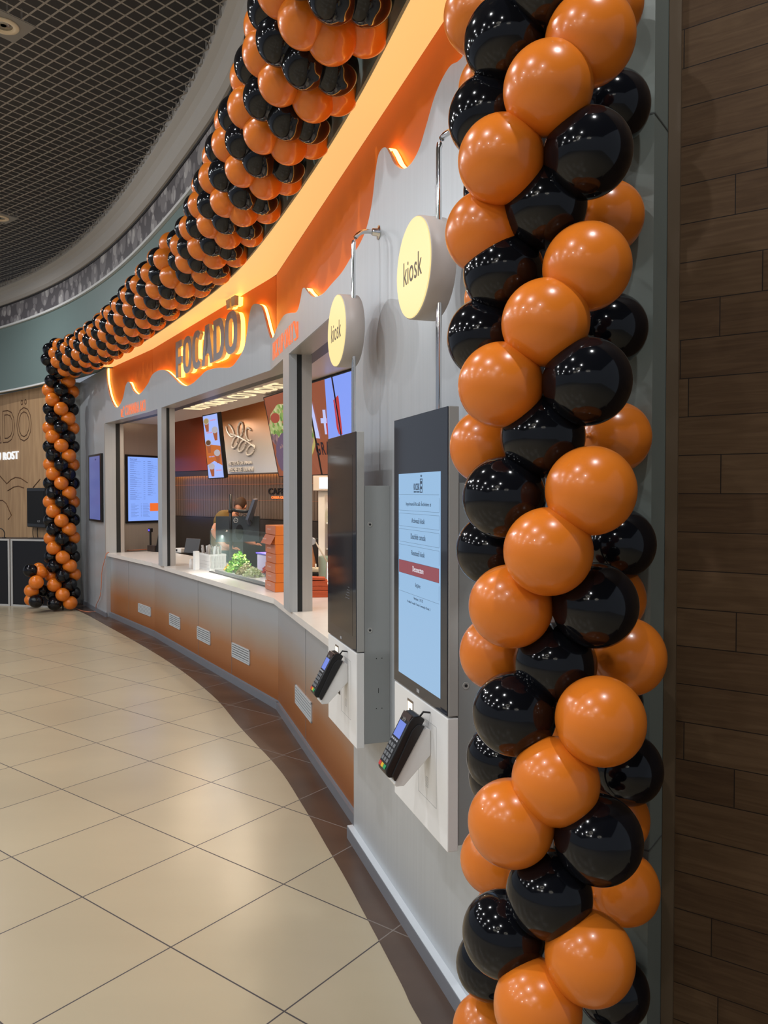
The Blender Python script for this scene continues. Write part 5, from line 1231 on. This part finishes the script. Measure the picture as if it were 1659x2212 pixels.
for pl in ([(0, 1028), (15, 1045), (24, 1036), (34, 1031), (45, 1033), (60, 1043)], [(87, 1035), (72, 1053)], [(17, 1060), (30, 1052), (40, 1050), (52, 1054)], [(-6, 1081), (6, 1081), (14, 1088), (25, 1113), (18, 1122)]):
    pts = []
    for q_ in pl:
        s, z = WF.inv(*q_); pts.append(WF.P(s, .002, z))
    bm = bmesh.new(); tube(bm, pts, .008, 5); link_mesh('groove', bm, GRV, t)
# booth counter
Yb = 11.72
def booth(name, pxa, Ya, pxb, Yb_, lab):
    a = Vector(((pxa - CX) / F_PX * Ya, Ya)); b = Vector(((pxb - CX) / F_PX * Yb_, Yb_)); F = Facet(a, b); M = F.M(); t = empty(name, None, M=M); tag(t, lab, 'booth counter', 'black booth panels')
    box('panel', .03, F.L - .03, .004, .02, .02, .985, mat('booth_black', (.008, .009, .013), .35), t, M)
    bm = bmesh.new()
    for q in ((0, F.L, 0, .025), (0, F.L, .985, 1.01), (0, .03, .025, .985), (F.L - .03, F.L, .025, .985)): bx(bm, q[0], q[1], -.004, .03, q[2], q[3], M)
    link_mesh('frame', bm, mat('booth_frame', (.45, .45, .44), .4), t)
    box('top', 0, F.L, .031, .42, .985, 1.01, mat('booth_top', (.05, .05, .055), .4), t, M)
    return t
booth('booth_counter', -70, 11.9, 19.5, 11.75, 'black booth front cut off by the picture edge')
booth('booth_counter', 22, 11.75, 112, 11.55, 'black booth front beside the far balloon column')
# loudspeaker on the wall
sa, za = WF.inv(57, 1054, .12); sb, zb_ = WF.inv(98, 1141, .12); M = WF.M(sa); Lw = sb - sa
t = empty('loudspeaker', None, M=M); tag(t, 'black loudspeaker hung on the light wood wall above the booth', 'loudspeaker')
bm = bmesh.new(); bx(bm, 0, Lw, -.12, 0, zb_, za, M); bevel(bm, .015); sp = link_mesh('cabinet', bm, BLACK, t)
bm = bmesh.new(); bx(bm, .03, Lw - .03, -.126, -.121, zb_ + .06, za - .05, M); link_mesh('grille', bm, mat('grille_black', (.006, .006, .007), .7), sp)
text('logo', 'LD', Lw * .62, Lw * .74, zb_ + .09, zb_ + .12, mat('logo_grey', (.4, .4, .4), .5), sp, M @ Matrix.Translation((0, -.127, 0)), .001)
for x_ in (.03, .19):
    bm = bmesh.new(); tube(bm, catmull([M @ Vector((x_, -.03, zb_ + .01)), M @ Vector((x_ + .005, -.04, zb_ - .1)), M @ Vector((x_ + .02, -.03, zb_ - .22))], 4), .006, 6); link_mesh('cable', bm, RUBBER, t)
p = at_y(6, 1163, 12.0); t = empty('desk_microphone', p, 'small black gooseneck microphone on the booth at the picture edge', 'microphone')
bm = bmesh.new(); tube(bm, catmull([(p.x + .02, p.y, 1.012), (p.x + .03, p.y, 1.08), (p.x, p.y, 1.14), (p.x - .05, p.y, 1.16)], 5), .007, 6); link_mesh('neck', bm, BLACK, t)
bm = bmesh.new(); lathe(bm, [(.03, 1.011), (.03, 1.02)], 16, Matrix.Translation((p.x + .02, p.y, 0))); link_mesh('foot', bm, BLACK, t)
# orange cable from the balloons up to the worktop
cb = [at_z(148, 1308, .006), at_z(170, 1317, .006), at_z(190, 1321.5, .006), at_z(206, 1320, .006)]
s0_, z0_ = F0.inv(212, 1308, .012); cbl = cb + [F0.P(F0.inv(x_, y_, .012)[0], .03, F0.inv(x_, y_, .012)[1]) for x_, y_ in ((211, 1306), (219, 1288), (222, 1260), (223, 1235), (229, 1210))]
e1 = F1.P(.02, -.02, TOP + .006); cbl += [e1, Vector(ctr(262, 1188.5, TOP + .006)), Vector(ctr(285, 1188.5, TOP + .006)), Vector(ctr(318, 1186.5, TOP + .006))]
bm = bmesh.new(); tube(bm, catmull([Vector(p_) for p_ in cbl], 6), .0055, 6); o = link_mesh('extension_cable', bm, mat('cable_orange', (.62, .22, .12), .5)); tag(o, 'thin orange cable running from the floor up onto the far worktop', 'cable')
# ================================================================== balloons
ORA = mat('balloon_orange', (.70, .18, .014), .26, coat=.25)
BLK = mat('balloon_black', (.004, .0045, .0065), .09, spec=.45)
def balloon_mesh(name, m, seg, rings, stretch=1.06):
    bm = bmesh.new(); prof = []
    for k in range(1, rings):
        th = math.pi * k / rings; r = math.sin(th) * (1 + .045 * math.cos(th)); z = math.cos(th) * stretch
        if th > 2.5: r *= 1 - .10 * (th - 2.5)
        prof.append((r, z))
    prof += [(.06, -stretch * 1.0 - .01), (.035, -stretch - .04), (.07, -stretch - .10)]
    vs = []
    for r, z in prof: vs.append([bm.verts.new((r * math.cos(2 * math.pi * q / seg), r * math.sin(2 * math.pi * q / seg), z)) for q in range(seg)])
    top = bm.verts.new((0, 0, stretch))
    for q in range(seg): bm.faces.new((top, vs[0][q], vs[0][(q + 1) % seg]))
    for a, b in zip(vs, vs[1:]):
        for q in range(seg): bm.faces.new((a[q], b[q], b[(q + 1) % seg], a[(q + 1) % seg]))
    bm.faces.new(vs[-1])
    bmesh.ops.recalc_face_normals(bm, faces=bm.faces[:])
    me = bpy.data.meshes.new(name); bm.to_mesh(me); bm.free(); me.materials.append(m)
    for p in me.polygons: p.use_smooth = True
    return me
MO, MB_ = balloon_mesh('balloon_orange', ORA, 48, 28), balloon_mesh('balloon_black', BLK, 48, 28)
MOs, MBs = balloon_mesh('balloon_orange_s', ORA, 28, 16), balloon_mesh('balloon_black_s', BLK, 28, 16)
GR = {}
def balloon(c, rad, R_, col, lab, group, small=False, sc_=(1, 1, 1)):
    me = {('O', 0): MO, ('B', 0): MB_, ('O', 1): MOs, ('B', 1): MBs}[(col, int(small))]
    o = bpy.data.objects.new('balloon', me); C.objects.link(o); rad = Vector(rad).normalized()
    q = rad.to_track_quat('Z', 'Y'); o.matrix_world = Matrix.Translation(c) @ q.to_matrix().to_4x4() @ Matrix.Diagonal((R_ * sc_[0], R_ * sc_[1], R_ * sc_[2], 1))
    tag(o, lab, 'balloon', group); return o
CN = {'O': 'orange', 'B': 'black'}
# near column
NEAR = [('B', 1180, -25, 90), ('O', 1040, 35, 77), ('B', 1095, 90, 87), ('O', 1273, 87, 92), ('O', 1306, 15, 77), ('O', 1184, 194, 92), ('O', 1068, 190, 73), ('B', 1057, 255, 84), ('B', 1322, 233, 76), ('O', 1084, 346, 89),
        ('B', 1268, 333, 91), ('B', 1177, 448, 87), ('B', 1078, 410, 73), ('O', 1050, 503, 84), ('O', 1310, 470, 75), ('B', 1089, 590, 84), ('O', 1266, 578, 91), ('O', 1178, 698, 91), ('O', 1080, 645, 73), ('B', 1051, 730, 82), ('B', 1317, 712, 76), ('O', 1083, 832, 89),
        ('B', 1266, 825, 92), ('B', 1171, 943, 88), ('O', 1054, 965, 79), ('O', 1326, 945, 75), ('B', 1090, 1075, 87), ('O', 1274, 1060, 94), ('O', 1183, 1191, 93), ('B', 1068, 1188, 79), ('B', 1335, 1175, 76), ('O', 1104, 1309, 88),
        ('B', 1283, 1307, 90), ('O', 1316, 1292, 74), ('B', 1197, 1433, 87), ('O', 1075, 1411, 79), ('O', 1352, 1418, 82), ('B', 1112, 1541, 88), ('O', 1295, 1556, 94), ('B', 1310, 1515, 74), ('O', 1199, 1686, 92), ('B', 1083, 1638, 73), ('B', 1350, 1660, 77),
        ('O', 1105, 1776, 91), ('B', 1290, 1811, 93), ('O', 1322, 1765, 76), ('O', 1070, 1857, 73), ('B', 1186, 1929, 91), ('O', 1343, 1917, 77), ('B', 1090, 2015, 88), ('B', 1061, 2083, 73), ('O', 1272, 2066, 94), ('B', 1322, 2138, 76), ('O', 1162, 2172, 93), ('O', 1052, 2225, 72),
        ('O', 1160, 1600, 73), ('B', 1087, 1680, 72), ('O', 1110, 1935, 72), ('O', 1160, 315, 73)]
RB = .085
axX, axY = .35, 1.76
def file_of(px, r):
    if r <= 74.5: return 'back'
    if px < 1078: return 'left edge'
    if px < 1140: return 'left front'
    if px < 1230: return 'middle'
    if px < 1300: return 'right front'
    return 'right edge'
cnt = {}
for col, px, py, r in sorted(NEAR, key=lambda b: b[2]):
    f = file_of(px, r); cnt[f] = cnt.get(f, 0) + 1
    Y = RB * F_PX / r; c = at_y(px, py, Y)
    axx = axX + (.03 * math.sin(c.z * 3))
    rad = Vector((c.x - axx, c.y - axY, 0)); nm = {'back': 'back row', 'middle': 'middle front row'}.get(f, f + ' row')
    balloon(c, rad, RB * 1.03, col, '%s balloon, %s from the top in the %s of the near column' % (CN[col], ordinal(cnt[f]), nm), 'balloons of the near column', sc_=(1.0, 1.0, .95))
bm = bmesh.new(); tube(bm, [(axX, axY, .004), (axX, axY, 3.3)], .012, 10); o = link_mesh('column_pole', bm, mat('pole_grey', (.10, .10, .10), .5)); tag(o, 'thin grey pole inside the near balloon column', 'pole')
bm = bmesh.new(); lathe(bm, [(.16, .003), (.16, .02), (.02, .03)], 32, Matrix.Translation((axX, axY, 0))); o = link_mesh('pole_base', bm, BLACK, o)
# far column
FX, FY = -4.665, 11.33
rb = .098; nl = 27; dz = .1335; z_top = H - (826 - HOR) / F_PX * FY
seq = 'BBOO'
names4 = ['front', 'right side', 'back', 'left side']
for k in range(nl):
    z = z_top - k * dz * .995
    if z < rb - .01: break
    z = max(z, rb + .008)
    c0_ = 'BBOO'[(k) % 4]; 
    ph = -math.pi / 2 + math.radians(-26 if k % 2 == 0 else 22)
    for j in range(4):
        if j == 2: continue
        an = ph + j * math.pi / 2; col = c0_ if j % 2 == 0 else ('O' if c0_ == 'B' else 'B')
        rd = .145
        d_ = Vector((math.cos(an), math.sin(an), 0)); jit = Vector((random.uniform(-.006, .006), random.uniform(-.006, .006), random.uniform(-.006, .006)))
        if z < rb + .02: jit = Vector((0, 0, 0))
        balloon(Vector((FX, FY, z)) + d_ * rd + jit, d_, rb, col, '%s balloon at the %s of the %s ring of the far column' % (CN[col], names4[j], ordinal(k + 1)), 'balloons of the far column', True)
bm = bmesh.new(); tube(bm, [(FX, FY, .003), (FX, FY, 3.3)], .012, 8); o = link_mesh('column_pole', bm, mat('pole_grey', (.10, .10, .10), .5)); tag(o, 'thin grey pole inside the far balloon column', 'pole')
# loose cluster at its foot
CL = [('B', 66, 1232.6, 14.5, 'topmost black'), ('O', 84, 1228, 12.5, 'topmost orange'), ('O', 87.5, 1236, 14, 'second highest orange'), ('B', 63, 1251, 11, 'half hidden black'), ('O', 78.5, 1258, 14.8, 'front middle orange'), ('O', 68, 1276, 14.3, 'leftmost orange'), ('B', 91, 1276, 13.5, 'black right-hand'), ('O', 66, 1296, 12.3, 'lowest orange'), ('B', 78, 1299, 14.4, 'lowest black')]
for col, px, py, r, nm in CL:
    Y = .090 * F_PX / r; Y = 11.2 + (Y - 11.2) * .25; c = at_y(px, py, Y); c.z = max(c.z, .093); rd = r / F_PX * Y
    balloon(c, (c.x + 4.62, c.y - FY, .2), rd, col, '%s balloon of the loose bunch at the foot of the far column' % nm, 'loose bunch of balloons by the booth', True)
# garland along the header
import itertools
GZ, GOFF, GR_, GB, GS = 3.60, .20, .190, .098, .243
pts = catmull([(-4.56, 11.36), (-3.95, 10.8), (-2.9, 9.24), (-1.98, 7.6), (-1.41, 6.57), (-1.2, 6.24), (-.839, 5.36), (-.486, 4.45), (-.179, 3.63), (-.008, 3.045), (.082, 2.68), (.2, 2.3)], 10)[::-1]
arc = [0]
for a, b in zip(pts, pts[1:]): arc.append(arc[-1] + (b - a).length)
def on_arc(d):
    for i in range(len(arc) - 1):
        if arc[i] <= d <= arc[i + 1]:
            k = (d - arc[i]) / (arc[i + 1] - arc[i]); p = pts[i] + (pts[i + 1] - pts[i]) * k; return p, (pts[i + 1] - pts[i]).normalized()
    return pts[-1], (pts[-1] - pts[-2]).normalized()
nr = int(arc[-1] / GS)
print('GARLAND rings', nr, arc[-1])
random.seed(11)
arcn = ['topmost', 'second from top', 'third from top', 'second lowest', 'lowest']
for k in range(nr + 1):
    p, d = on_arc(k * GS); n = Vector((-d.y, d.x)); n = n if n.x < 0 else -n
    col = 'BO'[k % 2]; a0_ = (36 if k % 2 == 0 else 17) + min(30, k * 1.1); angs = [a0_ - 38 * q for q in range(5)]
    rows = CN[col]; idx = k // 2 + 1
    for j, an in enumerate(angs):
        a_ = math.radians(an + random.uniform(-4, 4)); rad = Vector((n.x * math.cos(a_), n.y * math.cos(a_), math.sin(a_)))
        c = Vector((p.x + n.x * GOFF, p.y + n.y * GOFF, GZ)) + rad * GR_ + Vector((d.x, d.y, 0)) * random.uniform(-.012, .012)
        # stretched a little along the garland where the rings press apart
        me = MOs if col == 'O' else MBs
        if k < 12: me = MO if col == 'O' else MB_
        o = bpy.data.objects.new('balloon', me); C.objects.link(o)
        zx = rad.normalized(); xx = Vector((d.x, d.y, 0)); xx = (xx - zx * xx.dot(zx)).normalized(); yy = zx.cross(xx)
        o.matrix_world = Matrix(((xx.x, yy.x, zx.x, c.x), (xx.y, yy.y, zx.y, c.y), (xx.z, yy.z, zx.z, c.z), (0, 0, 0, 1))) @ Matrix.Diagonal((GB * 1.10, GB * .98, GB, 1))
        tag(o, '%s garland balloon, %s, in the %s %s ring from the near end' % (CN[col], arcn[j], ordinal(idx), rows), 'balloon', 'balloons of the garland over the shop')
